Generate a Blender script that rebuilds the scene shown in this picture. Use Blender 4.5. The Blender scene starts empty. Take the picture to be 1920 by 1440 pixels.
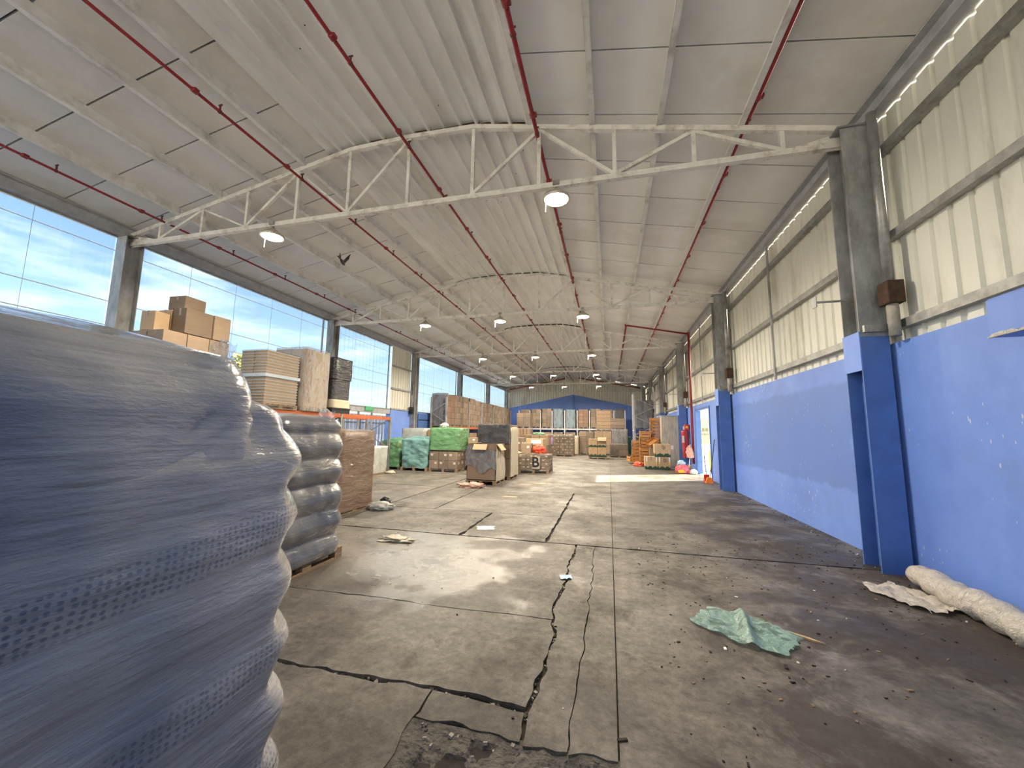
import bpy, bmesh, math, random
from mathutils import Vector, Matrix, noise

# ------------------------------------------------------------------ camera, sky, sun, exposure
scene = bpy.context.scene
COL = scene.collection
R = random.Random(11)

cam_data = bpy.data.cameras.new('camera')
cam = bpy.data.objects.new('camera', cam_data)
COL.objects.link(cam)
cam_data.sensor_width = 36.0
cam_data.lens = 725.64 / 1920 * 36.0
cam_data.clip_start = 0.05
cam_data.clip_end = 500
_rot = Matrix(((0.97022, 0.01625, 0.24169), (0.24186, -0.12034, -0.96282), (0.01344, 0.9926, -0.12069)))
cam.matrix_world = Matrix.Translation((0, 0, 1.5)) @ _rot.to_4x4()
scene.camera = cam

SUN_DIR = Vector((0.90 * math.cos(math.radians(29)), 0.436 * math.cos(math.radians(29)), math.sin(math.radians(29)))).normalized()
world = bpy.data.worlds.new('sky')
scene.world = world
world.use_nodes = True
wn = world.node_tree
wn.nodes.clear()
_sky = wn.nodes.new('ShaderNodeTexSky')
_sky.sky_type = 'NISHITA'
_sky.sun_disc = False
_sky.sun_elevation = math.radians(29)
_sky.sun_rotation = math.atan2(SUN_DIR.x, SUN_DIR.y)
_sky.air_density = 1.0
_sky.dust_density = 1.8
_sky.ozone_density = 1.5
_tc = wn.nodes.new('ShaderNodeTexCoord')
_mp = wn.nodes.new('ShaderNodeMapping')
_mp.inputs['Scale'].default_value = (1.2, 1.2, 5.0)
_cn = wn.nodes.new('ShaderNodeTexNoise')
_cn.inputs['Scale'].default_value = 2.6
_cn.inputs['Detail'].default_value = 7
_cn.inputs['Roughness'].default_value = 0.6
_cr = wn.nodes.new('ShaderNodeValToRGB')
_cr.color_ramp.elements[0].position = 0.50
_cr.color_ramp.elements[0].color = (0, 0, 0, 1)
_cr.color_ramp.elements[1].position = 0.72
_cr.color_ramp.elements[1].color = (0.75, 0.75, 0.75, 1)
_cm = wn.nodes.new('ShaderNodeMix')
_cm.data_type = 'RGBA'
_cm.inputs['B'].default_value = (5.5, 5.8, 6.0, 1)
_bg = wn.nodes.new('ShaderNodeBackground')
_bg.inputs['Strength'].default_value = 0.098
_wo = wn.nodes.new('ShaderNodeOutputWorld')
wn.links.new(_tc.outputs['Generated'], _mp.inputs['Vector'])
wn.links.new(_mp.outputs['Vector'], _cn.inputs['Vector'])
wn.links.new(_cn.outputs['Fac'], _cr.inputs['Fac'])
wn.links.new(_cr.outputs['Color'], _cm.inputs['Factor'])
wn.links.new(_sky.outputs['Color'], _cm.inputs['A'])
wn.links.new(_cm.outputs['Result'], _bg.inputs['Color'])
wn.links.new(_bg.outputs['Background'], _wo.inputs['Surface'])

_sl = bpy.data.lights.new('sun', 'SUN')
_sl.energy = 13.0
_sl.angle = math.radians(0.6)
_sl.color = (1.0, 0.90, 0.68)
sun = bpy.data.objects.new('sun', _sl)
COL.objects.link(sun)
sun.rotation_euler = SUN_DIR.to_track_quat('Z', 'Y').to_euler()

scene.view_settings.view_transform = 'Standard'
scene.view_settings.look = 'None'
scene.view_settings.gamma = 1.0
scene.view_settings.use_curve_mapping = False
scene.view_settings.exposure = 1.95
LAMP_W = 66.0

# ------------------------------------------------------------------ helpers
def link(o, parent=None):
    COL.objects.link(o)
    if parent is not None:
        o.parent = parent
    return o

def tag(o, label=None, cat=None, group=None, kind=None):
    if label: o['label'] = label
    if cat: o['category'] = cat
    if group: o['group'] = group
    if kind: o['kind'] = kind
    return o

def thing(name, label, cat, loc=(0, 0, 0), rz=0.0, group=None, kind=None):
    o = bpy.data.objects.new(name, None)
    o.empty_display_size = 0.1
    link(o)
    o.location = loc
    o.rotation_euler = (0, 0, rz)
    return tag(o, label, cat, group, kind)

class MB:
    """collects faces of one mesh"""
    def __init__(s):
        s.v = []; s.f = []; s.m = []
    def box(s, lo, hi, mi=0, M=None):
        b = len(s.v)
        for z in (lo[2], hi[2]):
            for x, y in ((lo[0], lo[1]), (hi[0], lo[1]), (hi[0], hi[1]), (lo[0], hi[1])):
                p = Vector((x, y, z))
                s.v.append(M @ p if M else p)
        for q in ((3, 2, 1, 0), (4, 5, 6, 7), (0, 1, 5, 4), (1, 2, 6, 5), (2, 3, 7, 6), (3, 0, 4, 7)):
            s.f.append([b + i for i in q]); s.m.append(mi)
        return s
    def bar(s, a, b, w, h, mi=0, up=(0, 0, 1)):
        a = Vector(a); b = Vector(b); d = b - a; L = d.length; d.normalize()
        u = Vector(up)
        x = d.cross(u)
        if x.length < 1e-4: x = d.cross(Vector((1, 0, 0)))
        x.normalize(); z = x.cross(d)
        M = Matrix.Translation(a) @ Matrix((x, d, z)).transposed().to_4x4()
        return s.box((-w / 2, 0, -h / 2), (w / 2, L, h / 2), mi, M)
    def tube(s, pts, r, n=8, mi=0, cap=True):
        pts = [Vector(p) for p in pts]
        rs = r if isinstance(r, (list, tuple)) else [r] * len(pts)
        b = len(s.v)
        for i, p in enumerate(pts):
            d = (pts[min(i + 1, len(pts) - 1)] - pts[max(i - 1, 0)]).normalized()
            x = d.cross(Vector((0, 0, 1)))
            if x.length < 1e-3: x = d.cross(Vector((1, 0, 0)))
            x.normalize(); y = x.cross(d)
            for k in range(n):
                t = 2 * math.pi * k / n
                s.v.append(p + rs[i] * (math.cos(t) * x + math.sin(t) * y))
        for i in range(len(pts) - 1):
            for k in range(n):
                a = b + i * n + k; c = b + i * n + (k + 1) % n
                s.f.append([a, c, c + n, a + n]); s.m.append(mi)
        if cap:
            s.f.append([b + k for k in range(n)][::-1]); s.m.append(mi)
            e = b + (len(pts) - 1) * n
            s.f.append([e + k for k in range(n)]); s.m.append(mi)
        return s
    def lathe(s, prof, c=(0, 0, 0), n=16, mi=0, M=None):
        b = len(s.v)
        for r, z in prof:
            for k in range(n):
                t = 2 * math.pi * k / n
                p = Vector((c[0] + r * math.cos(t), c[1] + r * math.sin(t), c[2] + z))
                s.v.append(M @ p if M else p)
        for i in range(len(prof) - 1):
            for k in range(n):
                a = b + i * n + k; d = b + i * n + (k + 1) % n
                s.f.append([a, d, d + n, a + n]); s.m.append(mi)
        s.f.append([b + k for k in range(n)][::-1]); s.m.append(mi)
        e = b + (len(prof) - 1) * n
        s.f.append([e + k for k in range(n)]); s.m.append(mi)
        return s
    def quad(s, a, b, c, d, mi=0):
        i = len(s.v); s.v += [Vector(a), Vector(b), Vector(c), Vector(d)]
        s.f.append([i, i + 1, i + 2, i + 3]); s.m.append(mi)
        return s
    def prism(s, pts, z0, z1, mi=0, M=None):
        n = len(pts); b = len(s.v)
        for z in (z0, z1):
            for p in pts:
                q = Vector((p[0], p[1], z)); s.v.append(M @ q if M else q)
        s.f.append([b + i for i in range(n)][::-1]); s.m.append(mi)
        s.f.append([b + n + i for i in range(n)]); s.m.append(mi)
        for i in range(n):
            j = (i + 1) % n
            s.f.append([b + i, b + j, b + n + j, b + n + i]); s.m.append(mi)
        return s
    def mesh(s, name, mats, smooth=False, bevel=0.0):
        me = bpy.data.meshes.new(name)
        me.from_pydata([tuple(p) for p in s.v], [], s.f)
        for m in (mats if isinstance(mats, (list, tuple)) else [mats]):
            me.materials.append(m)
        me.polygons.foreach_set('material_index', s.m)
        if bevel:
            bm = bmesh.new(); bm.from_mesh(me)
            bmesh.ops.bevel(bm, geom=bm.edges[:], offset=bevel, segments=1, affect='EDGES', profile=0.5)
            bm.to_mesh(me); bm.free()
        if smooth:
            me.polygons.foreach_set('use_smooth', [True] * len(me.polygons))
        me.update()
        return me
    def build(s, name, mats, parent=None, smooth=False, bevel=0.0):
        return link(bpy.data.objects.new(name, s.mesh(name, mats, smooth, bevel)), parent)

def place(name, me, parent, loc=(0, 0, 0), rz=0.0):
    o = bpy.data.objects.new(name, me)
    link(o, parent); o.location = loc
    if rz: o.rotation_euler = (0, 0, rz)
    return o

def n3(x, y, z): return noise.noise(Vector((x, y, z)))

# ------------------------------------------------------------------ materials
def nodes_of(name):
    m = bpy.data.materials.new(name); m.use_nodes = True
    nt = m.node_tree; nt.nodes.clear()
    return m, nt
def nd(nt, t, **kw):
    n = nt.nodes.new(t)
    for k, v in kw.items():
        if k.startswith('_'): setattr(n, k[1:], v)
        else:
            key = k.replace('__', ' ')
            n.inputs[int(key[1:]) if key[0] == 'i' and key[1:].isdigit() else key].default_value = v
    return n
def lk(nt, a, ao, b, bi): nt.links.new(a.outputs[ao], b.inputs[bi])
def c4(c, k=1.0): return (min(c[0] * k, 1), min(c[1] * k, 1), min(c[2] * k, 1), 1)
def ramp(nt, p0, c0, p1, c1):
    r = nt.nodes.new('ShaderNodeValToRGB')
    e = r.color_ramp.elements
    e[0].position = p0; e[0].color = c0; e[1].position = p1; e[1].color = c1
    return r
BW = ((0, 0, 0, 1), (1, 1, 1, 1))
def coords(nt, scale=(1, 1, 1), world_space=False):
    if world_space:
        g = nd(nt, 'ShaderNodeNewGeometry'); src = (g, 'Position')
    else:
        g = nd(nt, 'ShaderNodeTexCoord'); src = (g, 'Object')
    m = nd(nt, 'ShaderNodeMapping'); m.inputs['Scale'].default_value = scale
    lk(nt, src[0], src[1], m, 'Vector')
    return m
def mixc(nt, fac, a, b, mode='MIX'):
    m = nd(nt, 'ShaderNodeMix', _data_type='RGBA', _blend_type=mode)
    for val, key in ((fac, 'Factor'), (a, 'A'), (b, 'B')):
        if isinstance(val, tuple) and hasattr(val[0], 'outputs'): lk(nt, val[0], val[1], m, key)
        else: m.inputs[key].default_value = val
    return (m, 'Result')
def out(nt, sh, o=0):
    w = nd(nt, 'ShaderNodeOutputMaterial'); nt.links.new(sh.outputs[o], w.inputs['Surface'])
def pmat(name, base, rough=0.6, metal=0.0, var=0.25, scale=4.0, stretch=(1, 1, 1), bump=0.0, bscale=None, dirt=None, dirt_scale=1.3, ws=False, coat=0.0, rvar=0.0, spec=0.5, rnd=0.0):
    """base colour broken up by noise, optional second dirt colour, fine bump"""
    m, nt = nodes_of(name)
    c = coords(nt, stretch, ws)
    n = nd(nt, 'ShaderNodeTexNoise', Scale=scale, Detail=6.0, Roughness=0.6)
    lk(nt, c, 'Vector', n, 'Vector')
    r = ramp(nt, 0.3, c4(base, 1 - var), 0.7, c4(base, 1 + var)); lk(nt, n, 'Fac', r, 'Fac')
    col = (r, 'Color')
    if dirt:
        n2 = nd(nt, 'ShaderNodeTexNoise', Scale=dirt_scale, Detail=8.0, Roughness=0.7); lk(nt, c, 'Vector', n2, 'Vector')
        r2 = ramp(nt, 0.5, *((BW[0], 0.72, BW[1]))); lk(nt, n2, 'Fac', r2, 'Fac')
        col = mixc(nt, (r2, 'Color'), col, c4(dirt))
    if rnd:
        oi = nd(nt, 'ShaderNodeObjectInfo')
        mr = nd(nt, 'ShaderNodeMapRange'); mr.inputs['To Min'].default_value = 1 - rnd; mr.inputs['To Max'].default_value = 1 + rnd
        lk(nt, oi, 'Random', mr, 'Value')
        hs = nd(nt, 'ShaderNodeHueSaturation'); lk(nt, mr, 'Result', hs, 'Value'); nt.links.new(col[0].outputs[col[1]], hs.inputs['Color'])
        col = (hs, 'Color')
    b = nd(nt, 'ShaderNodeBsdfPrincipled', Roughness=rough, Metallic=metal)
    b.inputs['Specular IOR Level'].default_value = spec
    if coat: b.inputs['Coat Weight'].default_value = coat; b.inputs['Coat Roughness'].default_value = 0.15
    nt.links.new(col[0].outputs[col[1]], b.inputs['Base Color'])
    if rvar:
        mr = nd(nt, 'ShaderNodeMapRange'); mr.inputs['To Min'].default_value = max(rough - rvar, 0.05); mr.inputs['To Max'].default_value = min(rough + rvar, 1)
        lk(nt, n, 'Fac', mr, 'Value'); lk(nt, mr, 'Result', b, 'Roughness')
    if bump:
        nb = nd(nt, 'ShaderNodeTexNoise', Scale=bscale or scale * 4, Detail=5.0); lk(nt, c, 'Vector', nb, 'Vector')
        bp = nd(nt, 'ShaderNodeBump', Strength=bump, Distance=0.02); lk(nt, nb, 'Fac', bp, 'Height'); lk(nt, bp, 'Normal', b, 'Normal')
    out(nt, b)
    return m
def emat(name, col, s):
    m, nt = nodes_of(name); e = nd(nt, 'ShaderNodeEmission', Color=c4(col), Strength=s); out(nt, e); return m
def film(name, col, fac=0.4, rough=0.2, vary=0.25, stretch=(2, 2, 9), scale=3.0, bump=0.6, crease_glint=0.12):
    """stretch film / plastic sheet: part clear, part tinted gloss, wrinkled"""
    m, nt = nodes_of(name)
    c = coords(nt, stretch)
    n = nd(nt, 'ShaderNodeTexNoise', Scale=scale, Detail=5.0, Roughness=0.65, Distortion=0.8); lk(nt, c, 'Vector', n, 'Vector')
    mr = nd(nt, 'ShaderNodeMapRange'); mr.inputs['From Min'].default_value = 0.3; mr.inputs['From Max'].default_value = 0.7
    mr.inputs['To Min'].default_value = max(fac - vary, 0.02); mr.inputs['To Max'].default_value = min(fac + vary, 1)
    lk(nt, n, 'Fac', mr, 'Value')
    ab = nd(nt, 'ShaderNodeMath', _operation='SUBTRACT'); lk(nt, n, 'Fac', ab, 0); ab.inputs[1].default_value = 0.5
    ac = nd(nt, 'ShaderNodeMath', _operation='ABSOLUTE'); lk(nt, ab, 'Value', ac, 0)
    cr_ = ramp(nt, 0.0, (crease_glint, crease_glint, crease_glint, 1), 0.035, BW[0]); lk(nt, ac, 'Value', cr_, 'Fac')
    ad = nd(nt, 'ShaderNodeMath', _operation='ADD', _use_clamp=True); lk(nt, mr, 'Result', ad, 0); lk(nt, cr_, 'Color', ad, 1)
    b = nd(nt, 'ShaderNodeBsdfPrincipled', Roughness=rough)
    cc = mixc(nt, (cr_, 'Color'), c4(col), c4([0.35 + 0.65 * x for x in col])); nt.links.new(cc[0].outputs[cc[1]], b.inputs['Base Color'])  # fold highlights painted as paler lines along the creases
    b.inputs['Specular IOR Level'].default_value = 0.8
    bp = nd(nt, 'ShaderNodeBump', Strength=bump, Distance=0.03); lk(nt, n, 'Fac', bp, 'Height'); lk(nt, bp, 'Normal', b, 'Normal')
    t = nd(nt, 'ShaderNodeBsdfTransparent', Color=c4([0.6 + 0.4 * x for x in col]))
    mx = nd(nt, 'ShaderNodeMixShader'); lk(nt, ad, 'Value', mx, 0); nt.links.new(t.outputs[0], mx.inputs[1]); nt.links.new(b.outputs[0], mx.inputs[2])
    out(nt, mx)
    return m

M = {}
M['panel'] = pmat('white_roof_panel', (0.80, 0.80, 0.785), 0.5, var=0.05, scale=1.2, dirt=(0.66, 0.645, 0.60), dirt_scale=0.5, ws=True, bump=0.05, bscale=8, rnd=0.04)
M['backing'] = pmat('dark_roof_backing', (0.06, 0.06, 0.055), 0.9)
M['sheet'] = pmat('white_corrugated_sheet', (0.76, 0.76, 0.74), 0.40, var=0.08, scale=1.5, stretch=(2, 0.4, 2), dirt=(0.58, 0.57, 0.53), dirt_scale=0.9, ws=True)
M['truss'] = pmat('white_painted_steel', (0.72, 0.70, 0.66), 0.5, var=0.12, scale=6, dirt=(0.34, 0.29, 0.24), dirt_scale=5, ws=True)
M['purlin'] = pmat('white_purlin_steel', (0.74, 0.73, 0.70), 0.45, var=0.1, scale=5, dirt=(0.40, 0.38, 0.34), dirt_scale=2, ws=True)
M['steel'] = pmat('weathered_grey_steel', (0.34, 0.345, 0.345), 0.5, metal=0.05, var=0.3, scale=7, stretch=(1, 1, 0.4), dirt=(0.17, 0.15, 0.13), dirt_scale=3, ws=True)
M['galv'] = pmat('galvanised_steel', (0.34, 0.34, 0.33), 0.45, metal=0.5, var=0.2, scale=9, dirt=(0.2, 0.18, 0.15), dirt_scale=4, ws=True)
M['eave'] = pmat('grey_eave_beam', (0.42, 0.43, 0.455), 0.5, metal=0.0, var=0.2, scale=5, ws=True)
M['clad'] = pmat('cream_wall_cladding', (0.76, 0.745, 0.66), 0.45, var=0.06, scale=2, stretch=(1, 1, 0.3), dirt=(0.48, 0.45, 0.34), dirt_scale=1.2, ws=True)
M['rust_and_shade'] = pmat('dark_rust_and_shade', (0.06, 0.03, 0.018), 0.85, var=0.5, scale=14, ws=True)
M['pipe'] = pmat('red_sprinkler_pipe', (0.24, 0.016, 0.02), 0.38, var=0.2, scale=6, ws=True)
M['pipe_dark'] = pmat('dark_pipe_fitting', (0.10, 0.02, 0.02), 0.5, var=0.3)
M['concrete'] = pmat('bare_concrete', (0.36, 0.33, 0.29), 0.85, var=0.25, scale=9, bump=0.5, ws=True)
M['black'] = pmat('black_plastic', (0.018, 0.018, 0.02), 0.4, var=0.3)
M['white'] = pmat('white_plastic', (0.78, 0.78, 0.76), 0.4, var=0.05)
M['lamp_body'] = pmat('lamp_housing', (0.55, 0.50, 0.42), 0.35, metal=0.6, var=0.1)
M['lamp'] = emat('lamp_lens_glow', (1.0, 0.86, 0.62), 14.0)

def blue_wall():
    m, nt = nodes_of('scuffed_blue_paint')
    c = coords(nt, (1, 1, 1), True)
    n = nd(nt, 'ShaderNodeTexNoise', Scale=1.1, Detail=7.0, Roughness=0.65); lk(nt, c, 'Vector', n, 'Vector')
    r = ramp(nt, 0.35, (0.145, 0.26, 0.70, 1), 0.68, (0.19, 0.325, 0.79, 1)); lk(nt, n, 'Fac', r, 'Fac')
    # vertical brushed repaint
    c2 = coords(nt, (2.2, 2.2, 0.25), True)
    n2 = nd(nt, 'ShaderNodeTexNoise', Scale=3.0, Detail=6.0, Roughness=0.7); lk(nt, c2, 'Vector', n2, 'Vector')
    r2 = ramp(nt, 0.52, BW[0], 0.75, (0.55, 0.55, 0.55, 1)); lk(nt, n2, 'Fac', r2, 'Fac')
    col = mixc(nt, (r2, 'Color'), (r, 'Color'), (0.15, 0.285, 0.70, 1))
    # darker repainted field with ragged edges between the two nearest columns
    sp = nd(nt, 'ShaderNodeSeparateXYZ'); lk(nt, c, 'Vector', sp, 'Vector')
    nr = nd(nt, 'ShaderNodeTexNoise', Scale=2.6, Detail=9.0, Roughness=0.75); lk(nt, c, 'Vector', nr, 'Vector')
    def band(axis, mid_, half, rag):
        s_ = nd(nt, 'ShaderNodeMath', _operation='SUBTRACT'); lk(nt, sp, axis, s_, 0); s_.inputs[1].default_value = mid_
        a_ = nd(nt, 'ShaderNodeMath', _operation='ABSOLUTE'); lk(nt, s_, 'Value', a_, 0)
        w_ = nd(nt, 'ShaderNodeMath', _operation='MULTIPLY_ADD'); lk(nt, nr, 'Fac', w_, 0); w_.inputs[1].default_value = rag; lk(nt, a_, 'Value', w_, 2)
        m_ = nd(nt, 'ShaderNodeMapRange'); lk(nt, w_, 'Value', m_, 'Value'); m_.inputs['From Min'].default_value = half + rag * 0.5; m_.inputs['From Max'].default_value = half + rag * 0.5 + 0.05
        m_.inputs['To Min'].default_value = 1.0; m_.inputs['To Max'].default_value = 0.0
        return m_
    bz, by = band('Z', 1.50, 0.72, 0.35), band('Y', 9.2, 2.9, 0.5)
    bm_ = nd(nt, 'ShaderNodeMath', _operation='MULTIPLY'); lk(nt, bz, 'Result', bm_, 0); lk(nt, by, 'Result', bm_, 1)
    bs = nd(nt, 'ShaderNodeMath', _operation='MULTIPLY'); lk(nt, bm_, 'Value', bs, 0); bs.inputs[1].default_value = 0.75
    col = mixc(nt, (bs, 'Value'), col, (0.115, 0.215, 0.56, 1))
    # greyish stains
    n3_ = nd(nt, 'ShaderNodeTexNoise', Scale=0.7, Detail=9.0, Roughness=0.75); lk(nt, c, 'Vector', n3_, 'Vector')
    r3 = ramp(nt, 0.56, BW[0], 0.8, (0.5, 0.5, 0.5, 1)); lk(nt, n3_, 'Fac', r3, 'Fac')
    col = mixc(nt, (r3, 'Color'), col, (0.16, 0.20, 0.30, 1))
    # chipped white flecks
    c4_ = coords(nt, (17, 17, 6.0), True)
    v = nd(nt, 'ShaderNodeTexVoronoi', Scale=1.0); lk(nt, c4_, 'Vector', v, 'Vector')
    n5 = nd(nt, 'ShaderNodeTexNoise', Scale=0.9, Detail=3.0); lk(nt, c, 'Vector', n5, 'Vector')
    n6 = nd(nt, 'ShaderNodeTexNoise', Scale=30.0, Detail=3.0); lk(nt, c, 'Vector', n6, 'Vector')
    a = nd(nt, 'ShaderNodeMath', _operation='MULTIPLY_ADD'); lk(nt, n6, 'Fac', a, 0); a.inputs[1].default_value = 0.16
    lk(nt, v, 'Distance', a, 2)
    b_ = nd(nt, 'ShaderNodeMath', _operation='SUBTRACT'); lk(nt, n5, 'Fac', b_, 0); lk(nt, a, 'Value', b_, 1)
    r5 = ramp(nt, 0.375, BW[0], 0.40, (0.75, 0.75, 0.75, 1)); lk(nt, b_, 'Value', r5, 'Fac')
    col = mixc(nt, (r5, 'Color'), col, (0.55, 0.62, 0.74, 1))
    b = nd(nt, 'ShaderNodeBsdfPrincipled', Roughness=0.5); nt.links.new(col[0].outputs[col[1]], b.inputs['Base Color'])
    bp = nd(nt, 'ShaderNodeBump', Strength=0.25, Distance=0.02); lk(nt, n3_, 'Fac', bp, 'Height'); lk(nt, bp, 'Normal', b, 'Normal')
    out(nt, b)
    return m
M['blue'] = blue_wall()
M['blue_steel'] = pmat('blue_painted_steel', (0.09, 0.18, 0.46), 0.42, var=0.15, scale=4, ws=True)

def floor_mat():
    m, nt = nodes_of('worn_concrete_floor')
    c = coords(nt, (1, 1, 1), True)
    def nz(s, d=8.0, ro=0.65, dist=0.0, src=c):
        n = nd(nt, 'ShaderNodeTexNoise', Scale=s, Detail=d, Roughness=ro, Distortion=dist); lk(nt, src, 'Vector', n, 'Vector'); return n
    big, mid, fine = nz(0.45), nz(2.3), nz(15.0, 9.0, 0.78)
    r = ramp(nt, 0.32, (0.088, 0.081, 0.072, 1), 0.68, (0.20, 0.187, 0.166, 1)); lk(nt, big, 'Fac', r, 'Fac')
    r2 = ramp(nt, 0.3, (0.48, 0.46, 0.44, 1), 0.72, (1.35, 1.32, 1.28, 1)); lk(nt, mid, 'Fac', r2, 'Fac')
    col = mixc(nt, 1.0, (r, 'Color'), (r2, 'Color'), 'MULTIPLY')
    r3 = ramp(nt, 0.34, (0.5, 0.49, 0.48, 1), 0.66, (1.38, 1.37, 1.35, 1)); lk(nt, fine, 'Fac', r3, 'Fac')
    col = mixc(nt, 1.0, col, (r3, 'Color'), 'MULTIPLY')
    # dark oily soil, thicker on the right-hand bay
    soil = nz(1.3, 12.0, 0.72, 0.5)
    sx = nd(nt, 'ShaderNodeSeparateXYZ'); lk(nt, c, 'Vector', sx, 'Vector')
    mrx = nd(nt, 'ShaderNodeMapRange'); lk(nt, sx, 'X', mrx, 'Value')
    mrx.inputs['From Min'].default_value = -1.0; mrx.inputs['From Max'].default_value = 2.4; mrx.inputs['To Min'].default_value = -0.10; mrx.inputs['To Max'].default_value = 0.09
    mry = nd(nt, 'ShaderNodeMapRange'); lk(nt, sx, 'Y', mry, 'Value')
    mry.inputs['From Min'].default_value = 7.0; mry.inputs['From Max'].default_value = 12.0; mry.inputs['To Min'].default_value = 0.0; mry.inputs['To Max'].default_value = -0.12
    a1 = nd(nt, 'ShaderNodeMath', _operation='ADD'); lk(nt, soil, 'Fac', a1, 0); lk(nt, mrx, 'Result', a1, 1)
    a2 = nd(nt, 'ShaderNodeMath', _operation='ADD'); lk(nt, a1, 'Value', a2, 0); lk(nt, mry, 'Result', a2, 1)
    rs = ramp(nt, 0.49, BW[0], 0.585, (0.88, 0.88, 0.88, 1)); lk(nt, a2, 'Value', rs, 'Fac')
    col = mixc(nt, (rs, 'Color'), col, (0.035, 0.026, 0.02, 1))
    # small chips and crumbs of dirt
    cr = nz(9.0, 10.0, 0.8); rc = ramp(nt, 0.575, BW[0], 0.66, (0.8, 0.8, 0.8, 1)); lk(nt, cr, 'Fac', rc, 'Fac')
    col = mixc(nt, (rc, 'Color'), col, (0.05, 0.04, 0.032, 1))
    # pale cement smears
    pl = nz(0.9, 9.0, 0.75, 1.0); rp = ramp(nt, 0.60, BW[0], 0.78, (0.7, 0.7, 0.7, 1)); lk(nt, pl, 'Fac', rp, 'Fac')
    col = mixc(nt, (rp, 'Color'), col, (0.42, 0.40, 0.37, 1))
    # tyre rings
    cy = nd(nt, 'ShaderNodeVectorMath', _operation='DISTANCE'); lk(nt, c, 'Vector', cy, 0); cy.inputs[1].default_value = (0.45, 9.9, 0)
    wv = nd(nt, 'ShaderNodeMath', _operation='PINGPONG'); lk(nt, cy, 'Value', wv, 0); wv.inputs[1].default_value = 0.55
    rt = ramp(nt, 0.30, BW[0], 0.48, (1, 1, 1, 1)); lk(nt, wv, 'Value', rt, 'Fac')
    md = nd(nt, 'ShaderNodeMapRange'); lk(nt, cy, 'Value', md, 'Value'); md.inputs['From Min'].default_value = 1.2; md.inputs['From Max'].default_value = 2.4; md.inputs['To Min'].default_value = 1; md.inputs['To Max'].default_value = 0
    mm = nd(nt, 'ShaderNodeMath', _operation='MULTIPLY'); lk(nt, rt, 'Color', mm, 0); lk(nt, md, 'Result', mm, 1)
    mm2 = nd(nt, 'ShaderNodeMath', _operation='MULTIPLY', _use_clamp=True); lk(nt, mm, 'Value', mm2, 0); lk(nt, fine, 'Fac', mm2, 1)
    col = mixc(nt, (mm2, 'Value'), col, (0.05, 0.045, 0.04, 1))
    oi = nd(nt, 'ShaderNodeObjectInfo')
    mr = nd(nt, 'ShaderNodeMapRange'); mr.inputs['To Min'].default_value = 0.86; mr.inputs['To Max'].default_value = 1.16; lk(nt, oi, 'Random', mr, 'Value')
    hs = nd(nt, 'ShaderNodeHueSaturation'); lk(nt, mr, 'Result', hs, 'Value'); nt.links.new(col[0].outputs[col[1]], hs.inputs['Color'])
    b = nd(nt, 'ShaderNodeBsdfPrincipled'); lk(nt, hs, 'Color', b, 'Base Color')
    # polished patches
    gl = nz(0.8, 7.0, 0.7); rg = ramp(nt, 0.40, (0.78, 0.78, 0.78, 1), 0.62, (0.34, 0.34, 0.34, 1)); lk(nt, gl, 'Fac', rg, 'Fac')
    dd = nd(nt, 'ShaderNodeVectorMath', _operation='DISTANCE'); lk(nt, c, 'Vector', dd, 0); dd.inputs[1].default_value = (-2.25, 4.3, 0)
    dm = nd(nt, 'ShaderNodeMapRange'); lk(nt, dd, 'Value', dm, 'Value'); dm.inputs['From Min'].default_value = 0.7; dm.inputs['From Max'].default_value = 1.7; dm.inputs['To Min'].default_value = 0.0; dm.inputs['To Max'].default_value = 1.0
    mr2 = nd(nt, 'ShaderNodeMapRange'); lk(nt, mid, 'Fac', mr2, 'Value'); mr2.inputs['From Min'].default_value = 0.35; mr2.inputs['From Max'].default_value = 0.65; mr2.inputs['To Min'].default_value = 0.2; mr2.inputs['To Max'].default_value = 0.42
    rgh = mixc(nt, (dm, 'Result'), (mr2, 'Result'), (rg, 'Color'))
    nt.links.new(rgh[0].outputs[rgh[1]], b.inputs['Roughness'])
    wet = nz(1.6, 6.0, 0.6); dw = nd(nt, 'ShaderNodeMath', _operation='MULTIPLY_ADD'); lk(nt, dd, 'Value', dw, 0); dw.inputs[1].default_value = -0.22; lk(nt, wet, 'Fac', dw, 2)
    rw = ramp(nt, 0.20, BW[0], 0.34, (1, 1, 1, 1)); lk(nt, dw, 'Value', rw, 'Fac')
    nt.links.new(rw.outputs['Color'], b.inputs['Coat Weight']); b.inputs['Coat Roughness'].default_value = 0.27; b.inputs['Coat IOR'].default_value = 1.6
    bp = nd(nt, 'ShaderNodeBump', Strength=0.35, Distance=0.012); lk(nt, fine, 'Fac', bp, 'Height')
    bp2 = nd(nt, 'ShaderNodeBump', Strength=0.5, Distance=0.02); lk(nt, cr, 'Fac', bp2, 'Height'); lk(nt, bp, 'Normal', bp2, 'Normal')
    lk(nt, bp2, 'Normal', b, 'Normal'); lk(nt, bp, 'Normal', b, 'Coat Normal')
    out(nt, b)
    return m
M['floor'] = floor_mat()
M['subfloor'] = pmat('dark_joint_dirt', (0.03, 0.024, 0.018), 0.95, var=0.5, scale=20, ws=True)
M['rubble'] = pmat('broken_concrete', (0.11, 0.10, 0.088), 0.95, var=0.45, scale=14, bump=1.0, bscale=40, ws=True)

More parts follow.
